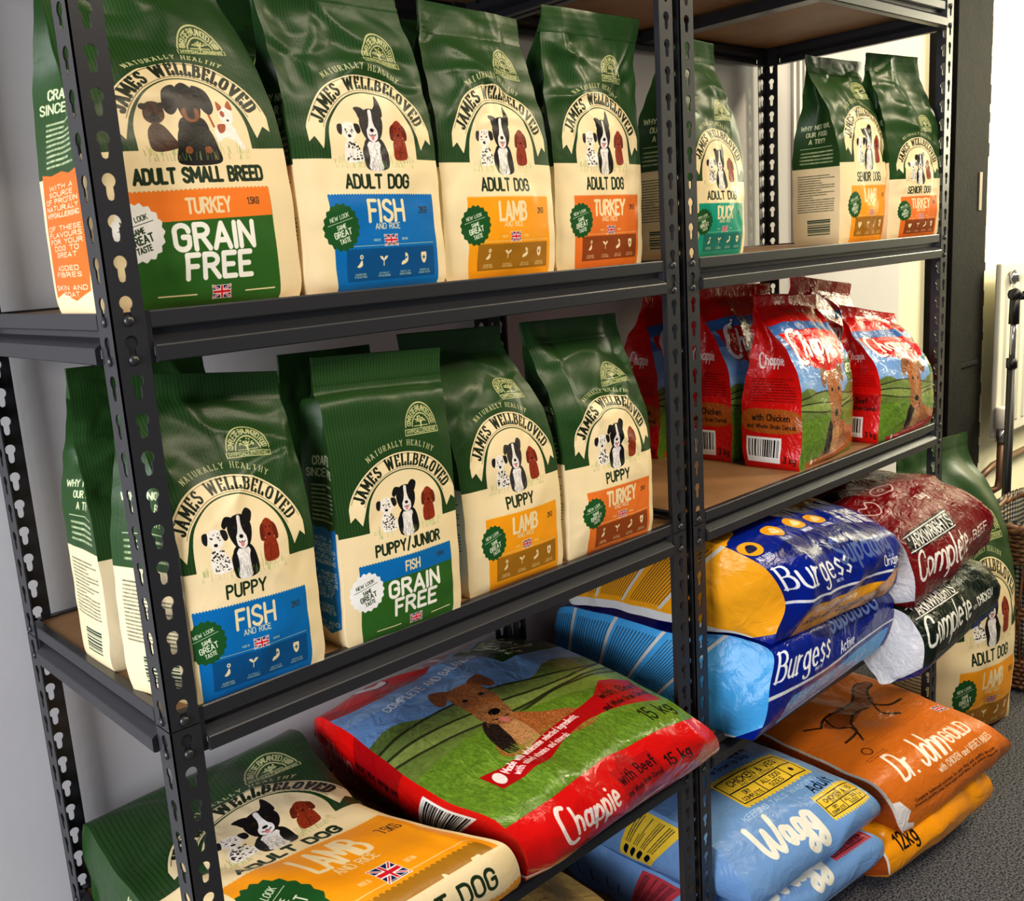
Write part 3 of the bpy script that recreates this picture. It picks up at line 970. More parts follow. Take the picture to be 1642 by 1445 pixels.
def front_drjohn(h=1.8, px=576):
    a = Art(px, h, (.80, .41, .10), 41)
    a.place()
    D = (.30, .13, .05)
    for i in range(34):       # engraved ground and sky around a running hound
        y = .62 + i * .02
        a.line([(a.rng.uniform(.2, .4), y), (a.rng.uniform(.5, .95), y + .01)], .0016, D, .3)
    sv = a.M
    a.place(.55, .72, .42)
    hound = [[(-.75, .42), (-.55, .5), (-.2, .46), (.15, .5), (.4, .62), (.55, .66), (.72, .58), (.7, .52), (.55, .5), (.42, .42), (.3, .28), (.45, .12), (.7, .1)], [(.15, .26), (-.1, .3), (-.35, .22), (-.5, .05), (-.8, .02)], [(-.55, .5), (-.6, .3), (-.45, .15), (-.6, -.1)], [(.3, .28), (.2, .1), (.4, -.05)], [(-.75, .42), (-.95, .55)]]
    a.blob([(-.7, .42), (-.3, .5), (.1, .5), (.4, .6), (.55, .64), (.7, .55), (.5, .48), (.35, .3), (.0, .27), (-.35, .2), (-.6, .28)], (.42, .19, .06), .8, fur=.3)
    for l in hound:
        a.line(spline(l, False), .007, (.14, .06, .03), .95)
    a.M = sv
    for i in range(3):
        a.rect(.14 + .12 * i, 1.2, .23 + .12 * i, 1.3, (.2, .08, .04))
    union_jack(a, .93, .58, .09)
    a.text('Dr. John', .38, .36, .16, (.95, .9, .85), w=.11, shear=.3, sx=.78, gap=.1, fit=.42)
    a.text('GOLD', .74, .385, .075, (.93, .86, .78), w=.17, fit=.2)
    a.text('with CHICKEN and VEGETABLES', .66, .30, .036, (.93, .85, .75), w=.15, fit=.5)
    a.text('Complete balanced nutrition for your dog with quality protein', .5, .235, .022, (.25, .1, .04), w=.18, fit=.7)
    a.text('Premium quality dog food with vegetables and added minerals', .5, .20, .022, (.25, .1, .04), w=.18, fit=.72)
    a.line(arc(.22, .60, .03, .03, 0, 360, 12), .004, D)
    a.small_print(.14, .53, .32, .56, 2, D, .6)
    a.poly([(0, .08), (.0, .30), (.05, .29), (.10, .2), (.05, .13), (.09, .1), (.08, .05)], (.92, .9, .9))
    return a


def side_drjohn(h=4.2, px=128):
    a = Art(px, h, (.60, .25, .07), 42)
    a.place()
    a.rect(.95, 0, 1, h, (.88, .85, .8))
    y = .9
    while y < 4:
        a.rect(.1, y, .8, y + .22, (.5, .47, .4) if int(y * 10) % 2 else (.25, .2, .14))
        a.small_print(.15, y + .03, .75, y + .2, 3, (.8, .75, .65), .6)
        y += .32
    return a


def front_yellow12(h=1.35, px=448):
    a = Art(px, h, (.92, .58, .06), 43)
    a.place()
    a.rect(.1, .3, .45, .5, (.45, .28, .12), fur=.5, cell=12)
    a.text('VITAL', .5, .38, .08, (.85, .8, .6), w=.15, rot=0)
    a.text('ADULT', .72, .42, .06, (.12, .08, .05), w=.18)
    a.rect(.85, .3, 1, .5, (.55, .6, .4))
    a.small_print(.87, .32, .98, .48, 4, (.1, .1, .05), .8)
    a.text('12kg', .16, .16, .07, (.12, .07, .03), w=.16)
    return a


SKY = (.43, .60, .81)


def front_wagg(label=(.93, .78, .22), t='CHICKEN & VEG', h=1.45, px=640):
    a = Art(px, h, SKY, 51)
    a.place()
    K = (.05, .06, .12)
    a.text('Adult', .62, .80, .13, K, w=.24, fit=.40)
    a.text('For Grown Up Dogs', .60, .735, .034, K, w=.15, fit=.34)

    def lab(x0, y0, x1, y1, fs):
        w = x1 - x0
        a.poly([(x0, y0)] + zigzag(x0, x1, y0, 16, -.012)[::1] + [(x1, y1)] + zigzag(x0, x1, y1, 16, .012)[::-1], label)
        m = .035 * w
        ym = y0 + (y1 - y0) * .5
        H = ym - y0 - m
        L = .0035 if w > .4 else .0022
        a.strokes([[(x0 + m, y0 + m), (x1 - m, y0 + m), (x1 - m, y1 - m), (x0 + m, y1 - m), (x0 + m, y0 + m)], [(x0 + m, ym), (x1 - m, ym)], [(x0 + w * .4, y0 + m), (x0 + w * .4, ym)], [(x0 + w * .76, y0 + m), (x0 + w * .76, ym)]], L, K)
        xc = (x0 + x1) / 2
        a.text(t, xc, ym + H * .34, H * .40, K, w=.17, fit=w * .7)
        a.text('WITH', xc, ym + H * .82, H * .12, K, w=.15)
        a.text('AND MIXED CEREALS', xc, ym + H * .1, H * .15, K, w=.15, fit=w * .5)
        a.text('DRY', x0 + w * .22, y0 + m + H * .56, H * .28, K, w=.17)
        a.text('COMPLETE', x0 + w * .22, y0 + m + H * .14, H * .28, K, w=.17, fit=w * .28)
        a.text('ALL DOG', x0 + w * .58, y0 + m + H * .56, H * .28, K, w=.17, fit=w * .26)
        a.text('SIZES', x0 + w * .58, y0 + m + H * .14, H * .28, K, w=.17, fit=w * .18)
        a.ell(x0 + w * .86, y0 + m + H * .5, H * .16, H * .16, K)
    lab(.33, .46, .90, .68, .042)
    lab(.68, .215, .98, .335, .021)
    a.text('Adult', .81, .355, .05, K, w=.15, fit=.15)
    a.text('KEEPING TAILS WAGGING', .55, .405, .024, (.65, .78, .92), w=.18, fit=.6)
    # brushed name
    Wt = (.93, .92, .86)
    x, y, s = .20, .20, .19
    P = lambda pts: [(x + u * s, y + v * s) for u, v in spline(pts, False)]
    a.strokes([P([(0, .95), (.08, .3), (.24, .12), (.36, .5), (.42, .72), (.46, .3), (.6, .12), (.76, .5), (.84, .95)]),
               P([(1.16, .5), (.98, .56), (.92, .28), (1.06, .12), (1.18, .5), (1.2, .2), (1.32, .14)]),
               P([(1.64, .52), (1.46, .56), (1.4, .28), (1.54, .14), (1.66, .5), (1.64, -.1), (1.5, -.34), (1.38, -.16), (1.62, .04)]),
               P([(2.04, .54), (1.86, .58), (1.8, .3), (1.94, .16), (2.06, .52), (2.04, -.08), (1.9, -.34), (1.78, -.16), (2.02, .06)])], .085 * s, Wt)
    a.rect(0, .0, 1, .02, (.6, .72, .9))
    return a


def side_wagg(label=(.93, .78, .22), h=4.4, px=160):
    a = Art(px, h, SKY, 52)
    a.place()
    K = (.05, .06, .12)
    a.poly([(.05, 1.5), (.95, 1.5), (.95, 2.3), (.05, 2.3)], label)
    for i in range(4):
        a.blob([(.12, 1.62 + .17 * i), (.2, 1.7 + .17 * i), (.34, 1.68 + .17 * i), (.3, 1.6 + .17 * i)], K)
        a.small_print(.4, 1.6 + .17 * i, .9, 1.72 + .17 * i, 3, K, .8)
    for i in range(5):
        a.line([(.3, 2.6 + i * .3), (.32, 2.72 + i * .3), (.5, 2.72 + i * .3)], .01, (.1, .15, .3))
    return a


def front_beige(h=1.4, px=320):
    a = Art(px, h, (.80, .66, .38), 61)
    a.place()
    for i in range(30):
        x, y = a.rng.uniform(0, 1), a.rng.uniform(0, h)
        a.line([(x, y), (x + a.rng.uniform(-.15, .15), y + a.rng.uniform(-.1, .1))], .004, (.35, .2, .08), .5)
    a.rect(.3, .35, .75, .5, (.5, .25, .1))
    return a


def end_wellbeloved75(h=1.49, px=704):
    """the lying lamb sack: front print carried over its folded end"""
    a = front_wellbeloved('rice', 'LAMB', (.93, .59, .07), (.62, .42, .08), wt='7.5KG', h=h, px=px, seed=8, fit=.52, ys=(.69, 1.10, 1.22), xs=(.06, .93))
    a.wy = None
    a.wx = (0, 1)
    a.place()
    e = .255
    a.rect(0, 0, 1, e, CREAM)
    a.poly([(.1, 0), (.1, .11)] + zigzag(.3, 1, .11, 30, .008) + [(1, 0)], (.93, .59, .07))
    a.text('ADULT DOG', .65, .155, .06, INK, w=.19, fit=.46)
    a.text('LAMB', .72, .03, .06, CREAM, w=.19, fit=.24)
    return a
# ---------------------------------------------------------------------------
# helpers: materials
# ---------------------------------------------------------------------------
def lin(c):
    return tuple((v / 12.92 if v <= .04045 else ((v + .055) / 1.055) ** 2.4) for v in c) + (1,)


def mat(name, rgb=None, rough=.5, metal=0.0, image=None, coat=0.0, bump=None, noise=None, spec=.5):
    """principled material; bump = (scale, strength, distance, detail), noise = (scale, dark rgb, light rgb)"""
    m = bpy.data.materials.new(name)
    m.use_nodes = True
    nt = m.node_tree
    b = nt.nodes['Principled BSDF']
    b.inputs['Roughness'].default_value = rough
    b.inputs['Metallic'].default_value = metal
    b.inputs['Coat Weight'].default_value = coat
    b.inputs['Coat Roughness'].default_value = .12
    b.inputs['Specular IOR Level'].default_value = spec
    if rgb is not None:
        b.inputs['Base Color'].default_value = lin(rgb)
    if image is not None:
        t = nt.nodes.new('ShaderNodeTexImage')
        t.image = image
        t.extension = 'EXTEND'
        nt.links.new(t.outputs['Color'], b.inputs['Base Color'])
    tc = nt.nodes.new('ShaderNodeTexCoord')
    if noise:
        n = nt.nodes.new('ShaderNodeTexNoise')
        n.inputs['Scale'].default_value = noise[0]
        n.inputs['Detail'].default_value = 6
        r = nt.nodes.new('ShaderNodeValToRGB')
        e = noise[3] if len(noise) > 3 else .15
        r.color_ramp.elements[0].position = .5 - e
        r.color_ramp.elements[1].position = .5 + e
        r.color_ramp.elements[0].color = lin(noise[1])
        r.color_ramp.elements[1].color = lin(noise[2])
        nt.links.new(tc.outputs['Object'], n.inputs['Vector'])
        nt.links.new(n.outputs['Fac'], r.inputs['Fac'])
        nt.links.new(r.outputs['Color'], b.inputs['Base Color'])
    if bump:
        n = nt.nodes.new('ShaderNodeTexNoise')
        n.inputs['Scale'].default_value = bump[0]
        n.inputs['Detail'].default_value = bump[3]
        if len(bump) > 4:
            n.inputs['Distortion'].default_value = bump[4]
        k = nt.nodes.new('ShaderNodeBump')
        k.inputs['Strength'].default_value = bump[1]
        k.inputs['Distance'].default_value = bump[2]
        nt.links.new(tc.outputs['Object'], n.inputs['Vector'])
        nt.links.new(n.outputs['Fac'], k.inputs['Height'])
        nt.links.new(k.outputs['Normal'], b.inputs['Normal'])
    return m


M_STEEL = mat('charcoal powder coated steel', (.175, .178, .195), .33, .3, bump=(900, .12, .0006, 2))
M_RIVET = mat('dark zinc rivet', (.24, .24, .25), .35, .6)
M_BOARD = mat('hardboard shelf', noise=(9, (.50, .36, .22), (.60, .44, .28)), rough=.6, bump=(260, .15, .0006, 4))
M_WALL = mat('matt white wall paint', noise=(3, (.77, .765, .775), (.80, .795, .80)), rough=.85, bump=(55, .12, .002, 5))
M_WALLC = mat('lit cream wall', noise=(2, (.90, .88, .76), (.93, .91, .80)), rough=.8, bump=(60, .12, .002, 5))  # lighter cream than the white wall; brighter light put into the colour
M_TRIM = mat('white cable trunking', (.75, .73, .72), .5)
M_BLACKWOOD = mat('flaking black paint on timber', noise=(16, (.045, .04, .036), (.085, .075, .06)), rough=.8, spec=.15, bump=(70, .5, .004, 6))
M_CARPET = mat('charcoal flecked carpet', noise=(210, (.04, .04, .045), (.40, .40, .43), .09), rough=.95, bump=(330, 1, .004, 3))


# ---------------------------------------------------------------------------
# helpers: objects
# ---------------------------------------------------------------------------
def props(o, label=None, category=None, group=None, kind=None):
    for k, v in (('label', label), ('category', category), ('group', group), ('kind', kind)):
        if v:
            o[k] = v
    return o


def root(name, loc, label, category, group=None):
    o = bpy.data.objects.new(name, None)
    o.empty_display_size = .05
    o.location = loc
    col.objects.link(o)
    return props(o, label, category, group)


def link(name, me, mats, parent=None, smooth=True):
    if not isinstance(mats, (list, tuple)):
        mats = [mats]
    for m in mats:
        me.materials.append(m)
    if smooth:
        me.polygons.foreach_set('use_smooth', [True] * len(me.polygons))
    o = bpy.data.objects.new(name, me)
    col.objects.link(o)
    if parent is not None:
        o.parent = parent
    return o


class MB:
    """collects quads; build() makes one mesh with its origin at `at` (world)"""

    def __init__(s):
        s.v, s.f, s.uv, s.n = [], [], [], 0

    def add(s, verts, faces, uvs=None):
        verts = np.asarray(verts, float).reshape(-1, 3)
        s.v.append(verts)
        s.f += [tuple(i + s.n for i in f) for f in faces]
        s.uv.append(np.zeros((len(verts), 2)) if uvs is None else np.asarray(uvs, float).reshape(-1, 2))
        s.n += len(verts)

    def grid(s, P, UV=None, flip=False):
        a, b = P.shape[:2]
        idx = np.arange(a * b).reshape(a, b)
        q = np.stack([idx[:-1, :-1], idx[:-1, 1:], idx[1:, 1:], idx[1:, :-1]], -1).reshape(-1, 4)
        if flip:
            q = q[:, ::-1]
        s.add(P.reshape(-1, 3), [tuple(x) for x in q.tolist()], UV)

    def box(s, x0, y0, z0, x1, y1, z1):
        s.add([(x0, y0, z0), (x1, y0, z0), (x1, y1, z0), (x0, y1, z0), (x0, y0, z1), (x1, y0, z1), (x1, y1, z1), (x0, y1, z1)],
              [(0, 3, 2, 1), (4, 5, 6, 7), (0, 1, 5, 4), (1, 2, 6, 5), (2, 3, 7, 6), (3, 0, 4, 7)])

    def prism(s, prof, axis, a0, a1, inset=(0, 0)):
        """closed profile of (p, q) points run along an axis: 'x' -> (y, z), 'y' -> (x, z), 'z' -> (x, y)"""
        n = len(prof)

        def P(p, q, a):
            return {'x': (a, p, q), 'y': (p, a, q), 'z': (p, q, a)}[axis]
        v = [P(p, q, a0) for p, q in prof] + [P(p, q, a1) for p, q in prof]
        f = [(i, (i + 1) % n, n + (i + 1) % n, n + i) for i in range(n)] + [tuple(range(n))[::-1], tuple(range(n, 2 * n))]
        s.add(v, f)

    def tube(s, pts, r, seg=8, closed=False, caps=True):
        pts = [Vector(p) for p in pts]
        N = len(pts)
        rs = r if isinstance(r, (list, tuple)) else [r] * N
        rings = []
        up = Vector((0, 0, 1))
        prev = None
        for i, p in enumerate(pts):
            if closed:
                t = pts[(i + 1) % N] - pts[i - 1]
            else:
                t = pts[min(i + 1, N - 1)] - pts[max(i - 1, 0)]
            t = t.normalized() if t.length > 1e-9 else Vector((0, 0, 1))
            if prev is None:
                a = t.cross(up)
                if a.length < .1:
                    a = t.cross(Vector((1, 0, 0)))
            else:
                a = prev - t * prev.dot(t)
            a.normalize()
            prev = a
            b = t.cross(a)
            rings.append([tuple(p + (a * math.cos(2 * math.pi * k / seg) + b * math.sin(2 * math.pi * k / seg)) * rs[i]) for k in range(seg)])
        v = [q for ring in rings for q in ring]
        f = []
        for i in range(N if closed else N - 1):
            j = (i + 1) % N
            for k in range(seg):
                l = (k + 1) % seg
                f.append((i * seg + k, i * seg + l, j * seg + l, j * seg + k))
        if caps and not closed:
            f += [tuple(range(seg))[::-1], tuple(range((N - 1) * seg, N * seg))]
        s.add(v, f)

    def lathe(s, prof, c=(0, 0, 0), seg=24, axis='z'):
        v, f = [], []
        for r, h in prof:
            for k in range(seg):
                a = 2 * math.pi * k / seg
                p = (r * math.cos(a), r * math.sin(a), h)
                if axis == 'y':
                    p = (p[0], -h, p[1])
                if axis == 'x':
                    p = (h, p[0], p[1])
                v.append((c[0] + p[0], c[1] + p[1], c[2] + p[2]))
        n = len(prof)
        for i in range(n - 1):
            for k in range(seg):
                l = (k + 1) % seg
                f.append((i * seg + k, i * seg + l, (i + 1) * seg + l, (i + 1) * seg + k))
        f += [tuple(range(seg))[::-1], tuple(range((n - 1) * seg, n * seg))]
        s.add(v, f)

    def build(s, name, mats, parent=None, at=None, smooth=False, bevel=0):
        V = np.concatenate(s.v)
        if at is None:
            at = Vector((0, 0, 0))
            q = parent
            while q is not None:
                at = at + q.location
                q = q.parent
        V = V - np.array(at)
        me = bpy.data.meshes.new(name)
        me.from_pydata(V.tolist(), [], s.f)
        uv = np.concatenate(s.uv)
        if uv.any():
            lay = me.uv_layers.new(name='UVMap')
            li = np.empty(len(me.loops), np.int32)
            me.loops.foreach_get('vertex_index', li)
            lay.data.foreach_set('uv', uv[li].ravel())
        me.update()
        o = link(name, me, mats, parent, smooth)
        if parent is None:
            o.location = at
        if bevel:
            b = o.modifiers.new('bevel', 'BEVEL')
            b.width = bevel
            b.segments = 2
            b.limit_method = 'ANGLE'
        return o


# ---------------------------------------------------------------------------
# the room
# ---------------------------------------------------------------------------
def room():
    def st(o):
        return props(o, kind='structure')
    m = MB(); m.box(-3.2, -3.2, -.05, 5.2, .55, 0); st(m.build('floor', M_CARPET))
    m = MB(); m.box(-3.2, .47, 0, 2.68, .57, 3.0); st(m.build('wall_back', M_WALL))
    m = MB(); m.box(2.68, .47, 0, 5.2, .57, 3.0); st(m.build('wall_back_right', M_WALLC))  # flat colour change stands in for a stepped, better lit wall plane
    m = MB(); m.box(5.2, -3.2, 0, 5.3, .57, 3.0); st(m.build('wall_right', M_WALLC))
    m = MB()
    for x in (2.045, 2.075, 2.10):
        m.box(x, .462, 0, x + .012, .47, 3.0)
    st(m.build('trim_1', M_TRIM))


def column():
    """flaking black timber upright against the wall, right of the shelving"""
    rng = np.random.default_rng(4)
    m = MB()
    m.box(2.86, .44, 0, 3.27, .47, 2.9)
    m.box(2.96, .425, 0, 3.06, .44, 2.9)
    m.box(3.06, .432, .86, 3.22, .44, .875)
    z = 0
    while z < 2.9:
        h = rng.uniform(.02, .07)
        m.box(3.27, .445, z, 3.27 + rng.uniform(.006, .022), .47, min(z + h, 2.9))
        z += h
    o = m.build('trim_2', M_BLACKWOOD, bevel=.002)
    props(o, kind='structure')
    # small pale latch plate and hinge left on it
    m = MB(); m.box(3.19, .435, 1.385, 3.212, .44, 1.51)
    m.build('latch_plate', mat('worn brass plate', (.48, .44, .38), .5, .3), o)


# ---------------------------------------------------------------------------
# boltless shelving
# ---------------------------------------------------------------------------
PITCH = .038
FW = .034      # flange width
TH = .0018
W1, GAP, W2, DEP = .9, .016, .967, .445
HTOP = 1.85


def keyhole(n=20):
    """outline of one keyhole, centre of its pitch cell at 0; x across, y up"""
    pts = []
    for i in range(n):
        a = math.radians(-56 + (292) * i / (n - 1))
        pts.append((.0068 * math.cos(a), .0055 + .0068 * math.sin(a)))
    low = [(-.0040, -.0075), (-.0030, -.0118), (.0, -.0132), (.0030, -.0118), (.0040, -.0075)]
    return pts + low


KH = keyhole()


def flange(m, O, U, N, z0, z1, side=1):
    """perforated strip: O corner line, U unit vector across, N unit vector for thickness"""
    O, U, N = np.array(O, float), np.array(U, float), np.array(N, float)
    Z = np.array((0, 0, 1.0))
    cells = int(round((z1 - z0) / PITCH))
    ph = (z1 - z0) / cells
    K = KH
    n = len(K)
    hx = FW / 2
    # matching outer ring by angle
    outer = []
    for x, y in K:
        a = math.atan2(y, x)
        c, s = math.cos(a), math.sin(a)
        k = min(hx / abs(c) if abs(c) > 1e-6 else 9, (ph / 2) / abs(s) if abs(s) > 1e-6 else 9)
        outer.append((c * k, s * k))
    corners = [(hx, ph / 2), (-hx, ph / 2), (-hx, -ph / 2), (hx, -ph / 2)]
    for q in corners:
        aq = math.atan2(q[1], q[0])
        j = min(range(n), key=lambda i: abs((math.atan2(outer[i][1], outer[i][0]) - aq + math.pi) % (2 * math.pi) - math.pi))
        outer[j] = q
    ctr = FW / 2 + .0012 if True else 0
    for c in range(cells):
        zc = z0 + (c + .5) * ph
        v = []
        for ring in (outer, K):
            for x, y in ring:
                v.append(O + U * (x + FW / 2) + Z * (zc + y))
        for ring in (outer, K):
            for x, y in ring:
                v.append(O + U * (x + FW / 2) + Z * (zc + y) + N * TH)
        f = []
        for i in range(n):
            j = (i + 1) % n
            f.append((i, j, n + j, n + i))
            f.append((2 * n + i, 3 * n + i, 3 * n + j, 2 * n + j))
            f.append((n + i, n + j, 3 * n + j, 3 * n + i))
            if abs(abs(outer[i][0]) - hx) < 1e-7 and abs(abs(outer[j][0]) - hx) < 1e-7:
                f.append((i, 2 * n + i, 2 * n + j, j))
        m.add(v, f)


def post(parent, x, y, sx, sy):
    """L-section upright with its outer corner at (x, y); flanges run towards sx and sy"""
    zs = .9
    for z0, z1 in ((0.0, zs - .0008), (zs + .0008, HTOP)):
        m = MB()
        flange(m, (x, y, 0), (sx, 0, 0), (0, sy, 0), z0, z1)
        flange(m, (x, y, 0), (0, sy, 0), (sx, 0, 0), z0, z1)
        if z0 == 0:
            o = m.build('post', M_STEEL, parent)
        else:
            m.build('upper_post_section', M_STEEL, o)
    m = MB()
    m.box(x - .002 * sx if sx > 0 else x - .01, min(y, y + .012 * sy) - .001, 0, x + .01 if sx > 0 else x + .002, max(y, y + .012 * sy) + .001, .012)
    m.build('foot_cap', M_STEEL, o)


def beam_profile(top, out):
    """stepped beam section: pairs (distance outward from the post face, z)"""
    p = [(-.012, 0), (-.0025, 0), (-.0015, -.0015), (-.0015, -.016), (-.003, -.0175), (-.011, -.0185), (-.011, -.0245),
         (.0035, -.0335), (.0045, -.035), (.0045, -.0495), (.002, -.0508), (-.012, -.0508), (-.012, -.047), (-.001, -.047), (-.001, -.036), (-.0135, -.027), (-.0135, -.016), (-.005, -.015), (-.005, -.003), (-.012, -.003)]
    return [(out * d, top + z) for d, z in p]


def beam(parent, axis, a0, a1, face, out, top, name='beam'):
    m = MB()
    prof = beam_profile(top, out)
    pr = [(face + p, z) for p, z in prof]
    e = .040     # the lower lip is cut back before it meets the post
    m.prism(pr, axis, a0 + e, a1 - e)
    flat = [(face + out * (-.0022), top), (face + out * (-.0022), top - .0508), (face + out * (-.0135), top - .0508), (face + out * (-.0135), top)]
    m.prism(flat, axis, a0 + .002, a0 + e)
    m.prism(flat, axis, a1 - e, a1 - .002)
    o = m.build(name, M_STEEL, parent)
    # rivets that hook into the keyholes
    if name != 'back_beam':
        key = (axis, out)
        for a in (a0 + FW / 2, a1 - FW / 2):
            for z in (top - .008, top - .046):
                c = {'x': (a, face, z), 'y': (face, a, z)}[axis]
                if key not in RIVETS:
                    m = MB()
                    sg = {('x', -1): 1, ('x', 1): -1, ('y', 1): 1, ('y', -1): -1}[key]
                    m.lathe([(.0052, -.001 * sg), (.0052, .0012 * sg), (.0035, .0030 * sg), (.001, .0036 * sg)], c, 14, 'y' if axis == 'x' else 'x')
                    q = m.build('rivet', M_RIVET, o, at=c, smooth=True)
                    RIVETS[key] = q
                else:
                    q = RIVETS[key].copy()
                    col.objects.link(q)
                    q.parent = o
                q.location = Vector(c) - Vector(o.parent.location)
    return o


SHELVES = [.058, .501, .9165, 1.334, 1.808]


RIVETS = {}


def unit(name, x0, x1, label):
    r = root(name, (x0, 0, 0), label, 'shelving unit', None)
    for x, sx in ((x0, 1), (x1, -1)):
        for y, sy in ((0, 1), (DEP, -1)):
            post(r, x, y, sx, sy)
    for z in SHELVES:
        beam(r, 'x', x0, x1, .0, -1, z, 'front_beam')
        beam(r, 'x', x0, x1, DEP, 1, z, 'back_beam')
        beam(r, 'y', 0, DEP, x0, -1, z, 'side_beam')
        beam(r, 'y', 0, DEP, x1, 1, z, 'side_beam')
        m = MB()
        m.box(x0 + .006, .006, z - .0095, x1 - .006, DEP - .006, z - .003)
        m.build('shelf_board', M_BOARD, r)
        m = MB()
        xm = (x0 + x1) / 2
        m.box(xm - .018, .014, z - .036, xm + .018, DEP - .014, z - .0147)
        m.build('centre_brace', M_STEEL, r)
    return r


# ---------------------------------------------------------------------------
# bags
# ---------------------------------------------------------------------------
def crm(x, xs, ys):
    """smooth interpolation of rows ys at xs (monotone-ish Catmull-Rom)"""
    xs = np.asarray(xs, float)
    ys = np.asarray(ys, float)
    i = np.clip(np.searchsorted(xs, x, 'right') - 1, 0, len(xs) - 2)
    h = xs[i + 1] - xs[i]
    t = ((x - xs[i]) / h)
    sh = (len(x),) + (1,) * (ys.ndim - 1)
    d = np.zeros_like(ys)
    dx = np.diff(xs).reshape((-1,) + (1,) * (ys.ndim - 1))
    sl = np.diff(ys, axis=0) / dx
    d[1:-1] = (sl[:-1] * dx[1:] + sl[1:] * dx[:-1]) / (dx[1:] + dx[:-1])
    d[0], d[-1] = sl[0], sl[-1]
    t = t.reshape(sh)
    h = h.reshape(sh)
    return ys[i] * (1 + 2 * t) * (1 - t) ** 2 + d[i] * h * t * (1 - t) ** 2 + ys[i + 1] * t * t * (3 - 2 * t) - d[i + 1] * h * t * t * (1 - t)


def crease_field(S, V, rng, n, amp, wid=.03, length=.35, vr=(0, 1)):
    """sharp-ridged folds of film; S, V in sheet widths"""
    D = np.zeros_like(S)
    for i in range(n):
        cs, cv = rng.uniform(0, 1), rng.uniform(*vr)
        a = rng.uniform(0, math.pi)
        c, s = math.cos(a), math.sin(a)
        u = (S - cs) * c + (V - cv) * s
        w = -(S - cs) * s + (V - cv) * c
        w = w + .06 * np.sin(u * rng.uniform(4, 9) + rng.uniform(0, 6))
        L = length * rng.uniform(.4, 1.2)
        ww = wid * rng.uniform(.5, 1.8)
        k = np.where(w > 0, w / ww, -w / (ww * rng.uniform(1.5, 4)))
        D += amp * rng.uniform(-.6, 1) * np.exp(-k) * np.exp(-(u / L) ** 2)
    return D


def bumps(S, V, rng, n, amp, size=(.08, .3)):
    D = np.zeros_like(S)
    for i in range(n):
        cs, cv = rng.uniform(0, 1), rng.uniform(0, V.max())
        r = rng.uniform(*size)
        a = rng.uniform(0, math.pi)
        c, s = math.cos(a), math.sin(a)
        u = (S - cs) * c + (V - cv) * s
        w = -(S - cs) * s + (V - cv) * c
        D += amp * rng.uniform(-1, 1) * np.exp(-(u / r) ** 2 - (w / (r * .5)) ** 2)
    return D


